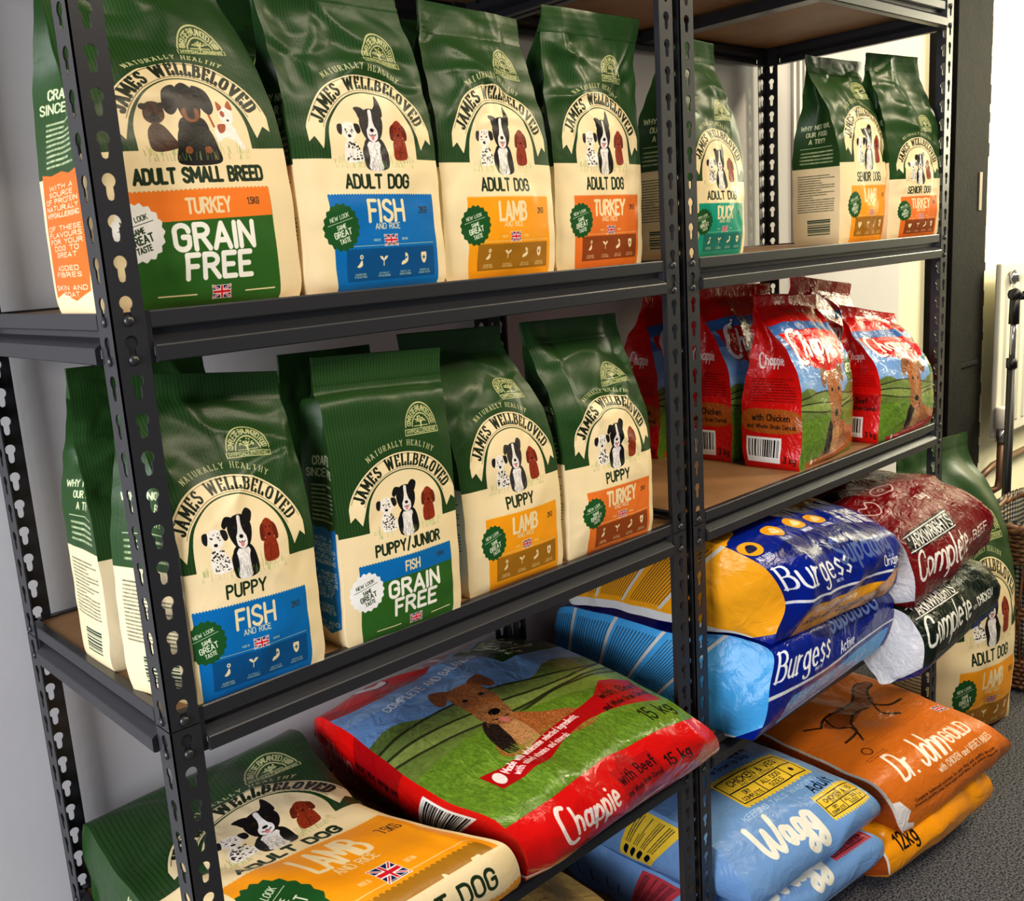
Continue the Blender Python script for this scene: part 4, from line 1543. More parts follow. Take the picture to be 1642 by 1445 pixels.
def bag(name, label, cat, st, front_mat, side_mat, seed, group=None, bulge=None, side_bulge=None, crumple=None,
        seal=.035, seal_name='top_seal', ncre=26, cre=.006, broad=.004, nu=44, nv=96, wid=.03, edge_wob=.0025, ends='top', seal2=None, back_mat=None):
    """st: rows of (FL, FR, BR, BL) corners from the bottom (or front) seam to the other end.
    bulge / side_bulge / crumple: values per row"""
    rng = np.random.default_rng(seed)
    st = np.array(st, float)                      # rows, 4, 3
    mid = st[:, 0:2].mean(1)
    cum = np.concatenate([[0], np.cumsum(np.linalg.norm(np.diff(mid, axis=0), axis=1))])
    tot = cum[-1]
    vs = cum / tot
    wid_m = np.linalg.norm(st[:, 1] - st[:, 0], axis=1).max()
    bulge = np.array(bulge if bulge is not None else [.004] * len(st), float)
    side_bulge = np.array(side_bulge if side_bulge is not None else [.0] * len(st), float)
    crumple = np.array(crumple if crumple is not None else [.5] * len(st), float)
    v = np.linspace(0, 1, nv + 1)
    C = crm(v, vs, st)
    bf = np.interp(v, vs, bulge)
    bs = np.interp(v, vs, side_bulge)
    cr = np.interp(v, vs, crumple)
    hw = tot / wid_m
    # outline wobble: the four corner lines are not ruled straight
    for k in range(4):
        ph = rng.uniform(0, 6, 4)
        for ax in range(3):
            w = sum(np.sin(v * f * hw + ph[j] + ax * 2) / (1 + j * .5) for j, f in enumerate((5, 9, 17, 31)))
            C[:, k, ax] += w * edge_wob * .5 * (cr * .8 + .2) * (v > .02)
    FL, FR, BR, BL = C[:, 0], C[:, 1], C[:, 2], C[:, 3]

    def nrm(A, B):
        t = np.gradient((A + B) / 2, axis=0)
        n = np.cross(B - A, t)
        return n / (np.linalg.norm(n, axis=1, keepdims=True) + 1e-12)
    s = np.linspace(0, 1, nu + 1)
    S, V = np.meshgrid(s, v * hw)
    prof = (1 - np.abs(2 * s - 1) ** 2.6)
    edge = np.minimum(1, np.minimum(s, 1 - s) * 12)[None, :]

    def panel(A, B, sgn, flipS=False):
        n = nrm(A, B) * sgn
        P = A[:, None] * (1 - s)[None, :, None] + B[:, None] * s[None, :, None]
        thick = np.linalg.norm((FL + FR) / 2 - (BL + BR) / 2, axis=1)
        lim = np.clip(thick * .45, .0015, 1)[:, None]
        D = crease_field(S, V, rng, ncre, cre, wid, .35, (0, hw)) * cr[:, None] + bumps(S, V, rng, 26, broad) * (.35 + .65 * cr[:, None])
        D = D * edge
        inward = -lim
        D = np.maximum(D, inward)
        D += bf[:, None] * prof[None, :]
        return P + n[:, None] * D[..., None]
    Pf = panel(FL, FR, 1)
    rs = rng
    Pb = panel(BL, BR, -1)
    UVf = np.stack([S, np.repeat(v[:, None], nu + 1, 1)], -1)
    cutv = (1 - seal / tot) if ends == 'top' else 1
    i1 = int(round(cutv * nv))
    i0 = int(round((seal2 / tot) * nv)) if seal2 else 0
    at = tuple((st[0].mean(0)))
    at = (at[0], at[1], float(st[..., 2].min()))
    r = root(name, at, label, cat, group)
    m = MB()
    m.grid(Pf[i0:i1 + 1], UVf[i0:i1 + 1])
    m.grid(Pb[i0:i1 + 1], UVf[i0:i1 + 1], flip=True)
    # floor of the bag
    bot = np.stack([Pf[0], Pb[0]], 0)
    if i0 == 0:
        m.grid(bot, np.stack([UVf[0], UVf[0]], 0), flip=True)
    m.build('body', front_mat, r, smooth=True)
    # gussets
    nt_ = 12
    t = np.linspace(0, 1, nt_ + 1)
    vee = 1 - np.abs(2 * t - 1)
    rnd = 1 - np.abs(2 * t - 1) ** 2.4
    for nme, A, B, sg in (('side_gusset', BL, FL, -1), ('side_gusset', FR, BR, 1)):
        P = A[:, None] * (1 - t)[None, :, None] + B[:, None] * t[None, :, None]
        d = (FR - FL)
        d = d / (np.linalg.norm(d, axis=1, keepdims=True) + 1e-9) * sg
        prof2 = np.where(bs[:, None] < 0, vee[None], rnd[None])
        T2, V2 = np.meshgrid(t * .4, v * hw)
        D = bs[:, None] * prof2 + (crease_field(T2, V2, rng, 14, cre * .8, wid * .7, .2, (0, hw)) * cr[:, None] + bumps(T2, V2, rng, 14, broad * .8, (.05, .2))) * np.minimum(1, vee * 3)[None]
        P = P + d[:, None] * D[..., None]
        UV = np.stack(np.meshgrid(t if sg < 0 else t, v), -1)
        m = MB()
        m.grid(P[i0:i1 + 1], UV[i0:i1 + 1])
        m.build(nme, side_mat, r, smooth=True)
    if ends == 'top':
        m = MB()
        rib = .0006 * np.sin(v[i1:] * tot / .0035 * math.pi)[:, None, None]
        nf = nrm(FL, FR)[i1:, None]
        m.grid(Pf[i1:] + nf * rib, UVf[i1:])
        m.grid(Pb[i1:] + nf * rib, UVf[i1:], flip=True)
        for a_, b_, fl in ((Pb[i1:, 0], Pf[i1:, 0], False), (Pf[i1:, -1], Pb[i1:, -1], False)):
            m.grid(np.stack([a_, b_], 1), np.stack([UVf[i1:, 0], UVf[i1:, 0]], 1))
        m.grid(np.stack([Pf[-1], Pb[-1]], 0), np.stack([UVf[-1], UVf[-1]], 0))
        m.build(seal_name, front_mat, r, smooth=True)
    if i0:
        m = MB()
        m.grid(Pf[:i0 + 1], UVf[:i0 + 1])
        m.grid(Pb[:i0 + 1], UVf[:i0 + 1], flip=True)
        m.grid(np.stack([Pf[0], Pb[0]], 0), np.stack([UVf[0], UVf[0]], 0), flip=True)
        for a_, b_ in ((Pb[:i0 + 1, 0], Pf[:i0 + 1, 0]), (Pf[:i0 + 1, -1], Pb[:i0 + 1, -1])):
            m.grid(np.stack([a_, b_], 1), np.stack([UVf[:i0 + 1, 0], UVf[:i0 + 1, 0]], 1))
        m.build('front_seam', front_mat, r, smooth=True)
    return r, hw


def stand(FLb, FRb, depth, z, TL, TR, ytop, shoulder=.62, back=None):
    """corner rows of a stand-up bag. FLb, FRb: (x, y) of the front bottom corners; TL, TR: (x, z) of the crimp ends; ytop: its y"""
    FLb, FRb = np.array(FLb, float), np.array(FRb, float)
    d = FRb - FLb
    nrm_ = np.array((-d[1], d[0])) / np.linalg.norm(d)      # towards the back
    BLb, BRb = FLb + nrm_ * depth, FRb + nrm_ * depth
    if back:
        BLb, BRb = np.array(back[0], float), np.array(back[1], float)
    H = ((TL[1] + TR[1]) / 2) - z
    rows = []
    yt = ytop if isinstance(ytop, (tuple, list)) else (ytop, ytop)
    TLf, TRf = np.array((TL[0], yt[0], TL[1])), np.array((TR[0], yt[1], TR[1]))
    #      height  depth  width-blend to the top edge, forwardness of the middle
    sched = [(0.0, .98, -.03, 0), (.025, 1.0, .0, 0), (.15, 1.06, .02, 0), (.35, 1.06, .05, 0), (.5, 1.0, .12, .02), (shoulder, .82, .24, .08),
             (shoulder + .12, .52, .42, .3), (.87, .16, .78, .72), (.93, .035, .92, .93), (1.0, .03, 1.0, 1.0)]
    for h, dp, wb, mv in sched:
        r = []
        for b2, bk, tp in ((FLb, BLb, TLf), (FRb, BRb, TRf)):
            mid = (b2 + bk) / 2
            half = (b2 - bk) / 2 * dp
            w = max(wb, 0)
            cx = mid[0] * (1 - w) + tp[0] * w
            cy = mid[1] * (1 - mv) + tp[1] * mv
            zz = z + (tp[2] - z) * h
            r.append((np.array((cx + half[0], cy + half[1], zz)), np.array((cx - half[0], cy - half[1], zz))))
        (fl, bl), (fr, br) = r
        if wb < 0:
            c = (fl + fr) / 2
            fl, fr, bl, br = [p + (c - p) * .02 * np.array((1, 0, 0)) for p in (fl, fr, bl, br)]
        rows.append((fl, fr, br, bl))
    return rows


STAND_B = [.0, .004, .008, .008, .006, .006, .004, .002, 0, 0]
STAND_S = [.0, .003, .004, .002, -.008, -.018, -.026, -.02, -.006, 0]
room()
column()
unit('shelving_unit', 0, W1, 'charcoal steel shelving unit carrying the blue PUPPY FISH bag, open at its near end')
unit('shelving_unit', W1 + GAP, W1 + GAP + W2, 'charcoal steel shelving unit carrying the small red bags, beside the black timber upright')

B3, B2, B1, B0 = [SHELVES[k] - .0028 for k in (3, 2, 1, 0)]

BLUEC, BLUEP = (.03, .40, .68), (.03, .29, .50)
LAMBC, LAMBP = (.93, .60, .08), (.60, .40, .08)
TURKC, TURKP = (.87, .44, .15), (.52, .24, .08)
DUCKC, DUCKP = (.08, .58, .48), (.08, .42, .38)


def film(name, art, rough=.36, coat=.0, bump=(60, .14, .003, 4, .6), spec=.21):
    return mat(name, image=art.image(name), rough=rough, coat=coat, bump=bump, spec=spec)


SIDE_W = film('green and cream gusset print', side_wellbeloved())
SIDE_O = film('gusset print with orange strip', side_wellbeloved((.90, .40, .10)))
SIDE_BL = film('gusset print with blue strip', side_wellbeloved((.03, .40, .68)))


def tall(label, kind, name2, c, p, title, dog, FLb, FRb, depth, z, TL, TR, ytop, seed, fit=.5, wt='2KG', side=None, cr=1.0, shoulder=.62, group=None, px=448, ys=None, xs=(.02, .93), back=None):
    rows = stand(FLb, FRb, depth, z, TL, TR, ytop, shoulder=shoulder, back=back)
    st = np.array(rows, float)
    mid = st[:, 0:2].mean(1)
    tot = np.linalg.norm(np.diff(mid, axis=0), axis=1).sum()
    h = tot / np.linalg.norm(st[:, 1] - st[:, 0], axis=1).max()
    art = front_wellbeloved(kind, name2, c, p, title=title, dog=dog, wt=wt, h=h, px=px, fit=fit, seed=seed, ys=ys, xs=xs)
    m = film('printed film ' + (title + ' ' + name2).lower(), art)
    crum = np.array([.15, .15, .18, .22, .3, .6, 1, 1, .6, .25]) * cr
    return bag('kibble_bag', label, 'pet food bag', rows, m, side or SIDE_W, seed, group, STAND_B, STAND_S, crum, ncre=40, cre=.0105, broad=.005)


G3 = 'green and cream dog food bags on the upper shelf'
G2 = 'green and cream dog food bags on the middle shelf'
tall('green and cream bag reading ADULT SMALL BREED, with a dachshund, behind the nearest post', 'grain', 'TURKEY', (.93, .48, .15), None, 'ADULT SMALL BREED', 'small',
     (.006, .040), (.236, .036), .115, B3, (.012, 1.672), (.188, 1.690), (.10, .085), 11, fit=0.72, wt='1.5KG', side=SIDE_O, cr=.5, group=G3, px=576, ys=(0.51, 1.05, 1.17), xs=(0.05, 0.88))
tall('green and cream bag with blue panel reading ADULT DOG FISH, upper shelf', 'rice', 'FISH', BLUEC, BLUEP, 'ADULT DOG', 'adult',
     (.243, .034), (.440, .022), .070, B3, (.222, 1.690), (.415, 1.685), (.06, .05), 12, group=G3, cr=1.1, ys=(0.55, 1.2, 1.4), fit=0.47)
tall('green and cream bag with yellow panel reading ADULT DOG LAMB 2KG, upper shelf', 'rice', 'LAMB', LAMBC, LAMBP, 'ADULT DOG', 'adult',
     (.448, .030), (.645, .026), .075, B3, (.468, 1.680), (.640, 1.671), (.07, .07), 13, group=G3, cr=1.2, ys=(0.52, 1.19, 1.43), fit=0.47)
tall('green and cream bag with orange panel reading ADULT DOG TURKEY, upper shelf', 'rice', 'TURKEY', TURKC, TURKP, 'ADULT DOG', 'adult',
     (.665, .040), (.858, .040), .08, B3, (.676, 1.692), (.876, 1.690), (.055, .045), 14, group=G3, cr=1.2, ys=(0.52, 1.2, 1.43), fit=0.47)
tall('green and cream bag with teal panel reading ADULT DOG DUCK, beside the middle posts', 'rice', 'DUCK', DUCKC, DUCKP, 'ADULT DOG', 'adult',
     (.975, .045), (1.140, .040), .10, B3, (1.00, 1.690), (1.125, 1.683), (.09, .085), 15, group=G3, cr=1.1, ys=(0.52, 1.2, 1.45), fit=0.5)
tall('green and cream bag with yellow panel, SENIOR DOG LAMB, partly behind the senior turkey bag', 'rice', 'LAMB', LAMBC, LAMBP, 'SENIOR DOG', 'senior',
     (1.520, .064), (1.698, .056), .10, B3, (1.500, 1.700), (1.715, 1.700), (.125, .12), 16, group=G3, cr=1.4, ys=(0.52, 1.2, 1.45), fit=0.5)
tall('green and cream bag with orange panel, SENIOR DOG TURKEY, against the far posts', 'rice', 'TURKEY', TURKC, TURKP, 'SENIOR DOG', 'senior',
     (1.686, .044), (1.846, .008), .09, B3, (1.690, 1.712), (1.850, 1.708), (.095, .06), 17, group=G3, cr=1.4, ys=(0.52, 1.2, 1.45), fit=0.5)
# rear row on the upper shelf
tall('dark green bag standing in shade behind the small breed and fish bags, upper shelf', 'rice', 'FISH', BLUEC, BLUEP, 'ADULT DOG', 'adult',
     (.20, .20), (.39, .20), .08, B3, (.20, 1.70), (.39, 1.70), .23, 18, group=G3, px=256)
tall('dark green bag standing in shade behind the fish and lamb bags, upper shelf', 'rice', 'LAMB', LAMBC, LAMBP, 'ADULT DOG', 'adult',
     (.42, .20), (.61, .20), .08, B3, (.42, 1.70), (.61, 1.70), .23, 19, group=G3, px=256)

# middle shelf, nearer bay
tall('green and cream bag behind the PUPPY FISH bag, its barcode side in daylight', 'rice', 'FISH', BLUEC, BLUEP, 'PUPPY', 'puppy',
     (.012, .170), (.190, .172), .085, B2, (.016, 1.272), (.185, 1.268), (.19, .20), 21, fit=0.27, group=G2, px=256, cr=.9)
tall('green and cream bag with blue panel reading PUPPY FISH, behind the nearest post', 'rice', 'FISH', BLUEC, BLUEP, 'PUPPY', 'puppy',
     (.037, .006), (.195, .001), .068, B2, (.030, 1.268), (.205, 1.250), (.085, .055), 22, back=((.006, .104), (.205, .075)), fit=0.27, group=G2, cr=.7, ys=(0.57, 1.30, 1.54), xs=(-.16, 1.06))
tall('bag reading PUPPY/JUNIOR FISH GRAIN FREE, smooth upright top with a folded edge', 'grain', 'FISH', BLUEC, None, 'PUPPY/JUNIOR', 'puppy',
     (.230, .004), (.408, .001), .066, B2, (.238, 1.262), (.428, 1.252), (.035, .03), 23, fit=0.56, wt='1.5KG', side=SIDE_BL, cr=.15, group=G2, px=512, shoulder=.74, ys=(0.51, 1.13, 1.37), xs=(0, .98))
tall('bag with yellow panel reading PUPPY LAMB, middle shelf', 'rice', 'LAMB', LAMBC, LAMBP, 'PUPPY', 'puppy',
     (.436, .016), (.618, .014), .08, B2, (.404, 1.270), (.580, 1.264), (.085, .08), 24, fit=0.28, group=G2, cr=.8, ys=(0.56, 1.27, 1.5))
tall('bag with orange panel reading PUPPY TURKEY, middle shelf', 'rice', 'TURKEY', TURKC, TURKP, 'PUPPY', 'puppy',
     (.632, .014), (.822, .010), .08, B2, (.624, 1.263), (.835, 1.257), (.08, .08), 25, fit=0.28, group=G2, cr=1.2, ys=(0.45, 1.05, 1.26))
tall('dark green bag top in shade showing above the puppy fish bag', 'rice', 'FISH', BLUEC, BLUEP, 'PUPPY', 'puppy',
     (.10, .29), (.27, .29), .08, B2, (.10, 1.268), (.235, 1.262), .30, 26, fit=0.27, group=G2, px=256, cr=.6)
tall('dark green bag in shade behind the puppy/junior bag', 'rice', 'LAMB', LAMBC, LAMBP, 'PUPPY', 'puppy',
     (.275, .155), (.440, .155), .08, B2, (.275, 1.256), (.42, 1.253), .17, 27, fit=0.27, group=G2, px=256, cr=.4)

# large upright bag on the floor past the far posts
rows = stand((2.06, .075), (2.36, -.005), .16, .001, (2.02, .80), (2.38, .79), (.17, .14), shoulder=.66)
st_ = np.array(rows, float)
hh = np.linalg.norm(np.diff(st_[:, 0:2].mean(1), axis=0), axis=1).sum() / .375
m30 = film('printed film large lamb', front_wellbeloved('rice', 'LAMB', LAMBC, LAMBP, title='ADULT DOG', dog='adult', wt='15KG', h=hh, seed=30, px=448))
bag('kibble_sack', 'large green and cream ADULT DOG LAMB sack standing on the carpet past the far posts', 'pet food sack', rows, m30, SIDE_W, 30, None,
    [0, .02, .035, .035, .03, .02, .012, .01, 0, 0], [0, .01, .02, .02, .01, -.02, -.05, -.04, -.01, 0], [.2, .3, .4, .4, .5, .8, 1, 1, .8, .3],
    ncre=26, cre=.016, broad=.012, wid=.05, edge_wob=.006)

# ---- red bags, middle shelf, far bay ------------------------------------------
GR = 'small red dog food bags on the middle shelf of the far bay'
GLOSS = dict(rough=.16, bump=(48, .5, .004, 4, 2.0), spec=.4)
SIDE_RC = film('red gusset print with chicken', side_chappie3('chicken'), **GLOSS)
SIDE_RB = film('red gusset print with beef', side_chappie3('beef'), **GLOSS)
FR_C = film('red bag print with chicken', front_chappie3('chicken'), **GLOSS)
FR_B = film('red bag print with beef', front_chappie3('beef'), **GLOSS)


def red(label, FLb, FRb, depth, TL, TR, ytop, seed, fm, sm, sh=.62):
    rows = stand(FLb, FRb, depth, B2, TL, TR, ytop, shoulder=sh)
    crum = np.array([.3, .35, .35, .4, .5, .8, 1, 1, .8, .6])
    return bag('red_kibble_bag', label, 'pet food bag', rows, fm, sm, seed, GR, np.array(STAND_B) * 1.6, STAND_S, crum, ncre=46, cre=.008, broad=.005, edge_wob=.004)


red('red bag with a terrier and chicken label, nearest the front of its board', (1.290, .020), (1.522, .036), .115, (1.305, 1.250), (1.532, 1.232), (.125, .12), 31, FR_C, SIDE_RC, .6)
red('red bag with a terrier and a beef label, slumped against the far posts', (1.585, .010), (1.828, .004), .10, (1.622, 1.200), (1.848, 1.160), (.115, .10), 32, FR_B, SIDE_RB, .58)
red('red chicken bag just right of the middle posts, behind the front red bag', (1.290, .170), (1.53, .180), .11, (1.275, 1.268), (1.570, 1.255), (.25, .25), 33, FR_C, SIDE_RC)
red('red bag in shade left of the middle posts, furthest back', (1.245, .318), (1.47, .330), .105, (1.30, 1.250), (1.49, 1.250), (.385, .385), 34, FR_C, SIDE_RC)
red('red bag behind the beef bag, its tall crimped top showing', (1.57, .135), (1.80, .140), .11, (1.545, 1.270), (1.80, 1.236), (.185, .18), 35, FR_C, SIDE_RC)


# ---- big sacks lying down -----------------------------------------------------------
def sack(label, name, rows, front_art, side_art, seed, bulge, side_bulge, crum, group=None, gloss=.2, seam=.02, cre=.012, broad=.008, ncre=40, wid=.035, bump=(22, .5, .008, 6, 1.5), wob=.005):
    """rows (TL, TR, BR, BL) from the front seam to the back seam"""
    st = np.array(rows, float)
    tot = np.linalg.norm(np.diff(st[:, 0:2].mean(1), axis=0), axis=1).sum()
    w = np.linalg.norm(st[:, 1] - st[:, 0], axis=1).max()
    fm = film(name + ' print', front_art(tot / w), rough=gloss, bump=bump)
    sm = film(name + ' gusset print', side_art, rough=gloss, bump=bump)
    return bag('kibble_sack', label, 'pet food sack', rows, fm, sm, seed, group, bulge, side_bulge, crum, ends='both', seal2=seam, cre=cre, broad=broad, ncre=ncre, wid=wid, edge_wob=wob, nu=56, nv=120)


GL = 'large dog food sacks lying on the lower shelves'
# red 15 kg sack
sack('red and green 15 kg sack with a tan terrier in a meadow', 'red fifteen kilo sack',
     [((.462, -.030, .500), (.930, -.032, .503), (.928, -.029, .499), (.464, -.027, .496)),
      ((.458, -.040, .516), (.922, -.040, .518), (.900, .002, .497), (.470, .002, .497)),
      ((.440, -.052, .575), (.880, -.052, .570), (.862, .05, .494), (.470, .05, .494)),
      ((.420, -.030, .610), (.848, -.030, .607), (.855, .10, .494), (.462, .10, .494)),
      ((.392, .050, .622), (.850, .050, .622), (.856, .15, .494), (.455, .15, .494)),
      ((.395, .200, .632), (.856, .180, .632), (.858, .25, .494), (.450, .25, .494)),
      ((.405, .330, .638), (.858, .320, .635), (.858, .34, .494), (.440, .34, .494)),
      ((.415, .410, .618), (.850, .400, .612), (.850, .41, .500), (.440, .41, .500)),
      ((.425, .436, .575), (.840, .434, .572), (.840, .432, .560), (.430, .434, .560))],
     lambda h: front_chappie15(h), side_chappie15(), 41, [0, .002, .006, .01, .018, .02, .016, .008, 0], [0, .002, .008, .014, .016, .016, .012, .006, 0],
     [.1, .35, .8, .9, .5, .45, .5, .6, .3], GL, gloss=.16)
# 7.5 kg lamb sack
sack('green and cream 7.5KG ADULT DOG LAMB sack lying flat behind the nearest post', 'lamb seven kilo sack',
     [((.045, -.012, .498), (.445, -.030, .498), (.443, -.026, .495), (.047, -.010, .495)),
      ((.042, -.035, .530), (.438, -.045, .520), (.440, .020, .494), (.045, .038, .494)),
      ((.040, -.040, .585), (.408, -.048, .592), (.436, .08, .494), (.020, .08, .494)),
      ((.038, .000, .604), (.380, -.010, .602), (.430, .12, .494), (.016, .12, .494)),
      ((.016, .070, .606), (.352, .060, .602), (.425, .17, .494), (.012, .17, .494)),
      ((.010, .180, .598), (.335, .170, .596), (.420, .25, .494), (.010, .25, .494)),
      ((.014, .300, .606), (.352, .290, .606), (.410, .33, .494), (.010, .33, .494)),
      ((.022, .405, .612), (.372, .400, .618), (.400, .40, .500), (.016, .40, .500)),
      ((.030, .438, .588), (.378, .437, .606), (.380, .434, .590), (.030, .434, .570))],
     lambda h: end_wellbeloved75(h), side_wellbeloved(), 42, [0, .002, .004, .01, .014, .002, .012, .006, 0], [0, .004, .008, .008, .006, .004, .006, .004, 0],
     [.1, .2, .35, .4, .5, .9, .5, .6, .3], GL, gloss=.34, ncre=24, bump=(22, .25, .006, 5, 1.2))
# blue sacks
sack('dark blue and yellow sack reading Rich in Tasty Chicken, on the light blue one', 'blue and yellow sack',
     [((1.045, -.070, .672), (1.465, -.072, .640), (1.465, -.068, .636), (1.045, -.066, .668)),
      ((1.050, -.074, .695), (1.490, -.076, .655), (1.470, -.020, .662), (1.030, -.015, .676)),
      ((1.066, -.078, .735), (1.505, -.078, .700), (1.480, .040, .662), (1.010, .03, .676)),
      ((1.035, -.072, .800), (1.485, -.072, .755), (1.480, .10, .662), (1.000, .08, .678)),
      ((1.010, -.020, .838), (1.480, -.020, .790), (1.480, .15, .665), (.990, .13, .68)),
      ((1.005, .100, .842), (1.480, .100, .810), (1.480, .22, .665), (.990, .22, .68)),
      ((1.010, .260, .830), (1.480, .260, .810), (1.480, .30, .665), (.995, .30, .67)),
      ((1.030, .390, .790), (1.470, .390, .780), (1.470, .38, .665), (1.01, .38, .665)),
      ((1.050, .432, .720), (1.460, .432, .720), (1.460, .428, .71), (1.05, .428, .71))],
     lambda h: front_burgess('chicken', h), side_burgess('chicken'), 43, [0, .003, .008, .008, .012, .016, .014, .008, 0], [0, .003, .01, .014, .016, .018, .014, .008, 0],
     [.1, .5, 1, 1, .8, .6, .6, .8, .4], GL, gloss=.14, cre=.014)
sack('dark blue and light blue sack lying under the blue and yellow one', 'blue sack',
     [((1.003, -.058, .505), (1.470, -.062, .525), (1.470, -.058, .520), (1.003, -.054, .500)),
      ((1.015, -.064, .530), (1.482, -.068, .548), (1.470, -.010, .497), (1.000, -.010, .494)),
      ((1.030, -.068, .590), (1.490, -.072, .590), (1.475, .050, .494), (.985, .050, .494)),
      ((1.050, -.062, .645), (1.480, -.066, .632), (1.475, .10, .494), (.975, .10, .494)),
      ((1.040, -.010, .664), (1.475, -.015, .648), (1.475, .15, .494), (.965, .15, .494)),
      ((.990, .100, .664), (1.475, .100, .650), (1.475, .22, .494), (.960, .22, .494)),
      ((.985, .260, .664), (1.475, .260, .650), (1.475, .30, .494), (.965, .30, .494)),
      ((1.000, .390, .640), (1.470, .390, .640), (1.470, .38, .50), (.98, .38, .50)),
      ((1.020, .432, .59), (1.460, .432, .59), (1.460, .428, .58), (1.02, .428, .58))],
     lambda h: front_burgess('blue', h), side_burgess('blue'), 44, [0, .002, .006, .006, .002, .002, .002, .006, 0], [0, .004, .014, .016, .018, .018, .014, .008, 0],
     [.1, .5, .9, .9, .6, .5, .6, 1, .5], GL, gloss=.16, cre=.013)
# Arkwrights
sack('glossy dark red sack reading Complete with beef, on top of the green one', 'dark red sack',
     [((1.515, -.105, .602), (1.885, -.108, .645), (1.885, -.104, .641), (1.515, -.101, .598)),
      ((1.500, -.112, .622), (1.885, -.112, .665), (1.870, -.050, .625), (1.500, -.050, .600)),
      ((1.498, -.110, .680), (1.870, -.110, .710), (1.850, .010, .622), (1.500, .0, .61)),
      ((1.498, -.080, .745), (1.850, -.070, .760), (1.845, .06, .622), (1.500, .06, .622)),
      ((1.498, -.020, .775), (1.835, .000, .785), (1.845, .12, .628), (1.500, .12, .628)),
      ((1.498, .100, .790), (1.840, .100, .792), (1.845, .20, .63), (1.500, .20, .63)),
      ((1.500, .260, .786), (1.840, .260, .786), (1.845, .30, .63), (1.505, .30, .63)),
      ((1.510, .390, .760), (1.830, .390, .760), (1.830, .38, .64), (1.515, .38, .64)),
      ((1.520, .432, .70), (1.820, .432, .70), (1.820, .428, .69), (1.52, .428, .69))],
     lambda h: front_arkwright('beef', h), side_arkwright('beef'), 45, [0, .003, .01, .016, .02, .02, .016, .008, 0], [0, .0, .004, .006, .004, .002, .002, .002, 0],
     [.2, .7, 1.2, 1.3, 1.2, 1, .8, .8, .4], GL, gloss=.1, cre=.014, ncre=60, bump=(30, .8, .01, 6, 2.5))
sack('glossy dark green sack reading Complete with chicken, sagging over the beam', 'dark green sack',
     [((1.500, -.128, .468), (1.905, -.122, .488), (1.905, -.118, .484), (1.500, -.124, .464)),
      ((1.490, -.136, .490), (1.900, -.130, .510), (1.880, -.070, .470), (1.478, -.075, .440)),
      ((1.490, -.134, .545), (1.890, -.130, .550), (1.860, -.030, .480), (1.480, -.040, .450)),
      ((1.492, -.105, .588), (1.870, -.105, .592), (1.845, .02, .500), (1.490, .01, .490)),
      ((1.494, -.050, .598), (1.850, -.050, .612), (1.840, .08, .505), (1.492, .08, .505)),
      ((1.494, .080, .606), (1.840, .080, .612), (1.840, .18, .500), (1.494, .18, .500)),
      ((1.494, .250, .606), (1.840, .250, .610), (1.840, .28, .500), (1.494, .28, .500)),
      ((1.500, .390, .590), (1.830, .390, .590), (1.830, .38, .51), (1.510, .38, .51)),
      ((1.520, .432, .55), (1.820, .432, .55), (1.820, .428, .54), (1.52, .428, .54))],
     lambda h: front_arkwright('chicken', h), side_arkwright('chicken'), 46, [0, .003, .008, .010, .006, .004, .004, .004, 0], [0, .004, .006, .004, .002, .002, .002, .002, 0],
     [.2, .7, 1.1, 1.1, .8, .6, .6, .6, .4], GL, gloss=.12, cre=.013, ncre=50, bump=(30, .7, .01, 6, 2.0))
# orange and yellow sacks, bottom shelf far end
sack('orange sack with an engraved running hound, on top of the yellow 12kg sack', 'orange sack',
     [((1.470, -.112, .110), (1.850, -.172, .158), (1.850, -.168, .154), (1.470, -.108, .106)),
      ((1.450, -.122, .132), (1.845, -.182, .180), (1.820, -.120, .150), (1.450, -.06, .125)),
      ((1.420, -.124, .190), (1.800, -.186, .230), (1.800, -.060, .155), (1.430, -.01, .14)),
      ((1.400, -.095, .245), (1.760, -.150, .270), (1.800, -.010, .16), (1.420, .04, .15)),
      ((1.390, -.020, .262), (1.770, -.060, .276), (1.810, .06, .165), (1.410, .10, .155)),
      ((1.400, .110, .268), (1.800, .090, .276), (1.820, .16, .165), (1.410, .18, .155)),
      ((1.415, .260, .268), (1.815, .250, .272), (1.820, .28, .16), (1.425, .28, .155)),
      ((1.425, .380, .245), (1.820, .375, .250), (1.820, .37, .165), (1.430, .37, .165)),
      ((1.435, .425, .21), (1.815, .425, .21), (1.815, .421, .20), (1.435, .421, .20))],
     lambda h: front_drjohn(h), side_drjohn(), 47, [0, .003, .008, .012, .014, .016, .014, .008, 0], [0, .003, .006, .006, .006, .006, .006, .004, 0],
     [.2, .6, .9, .8, .6, .6, .6, .8, .4], GL, gloss=.3, cre=.012, bump=(26, .5, .008, 6, 1.5))
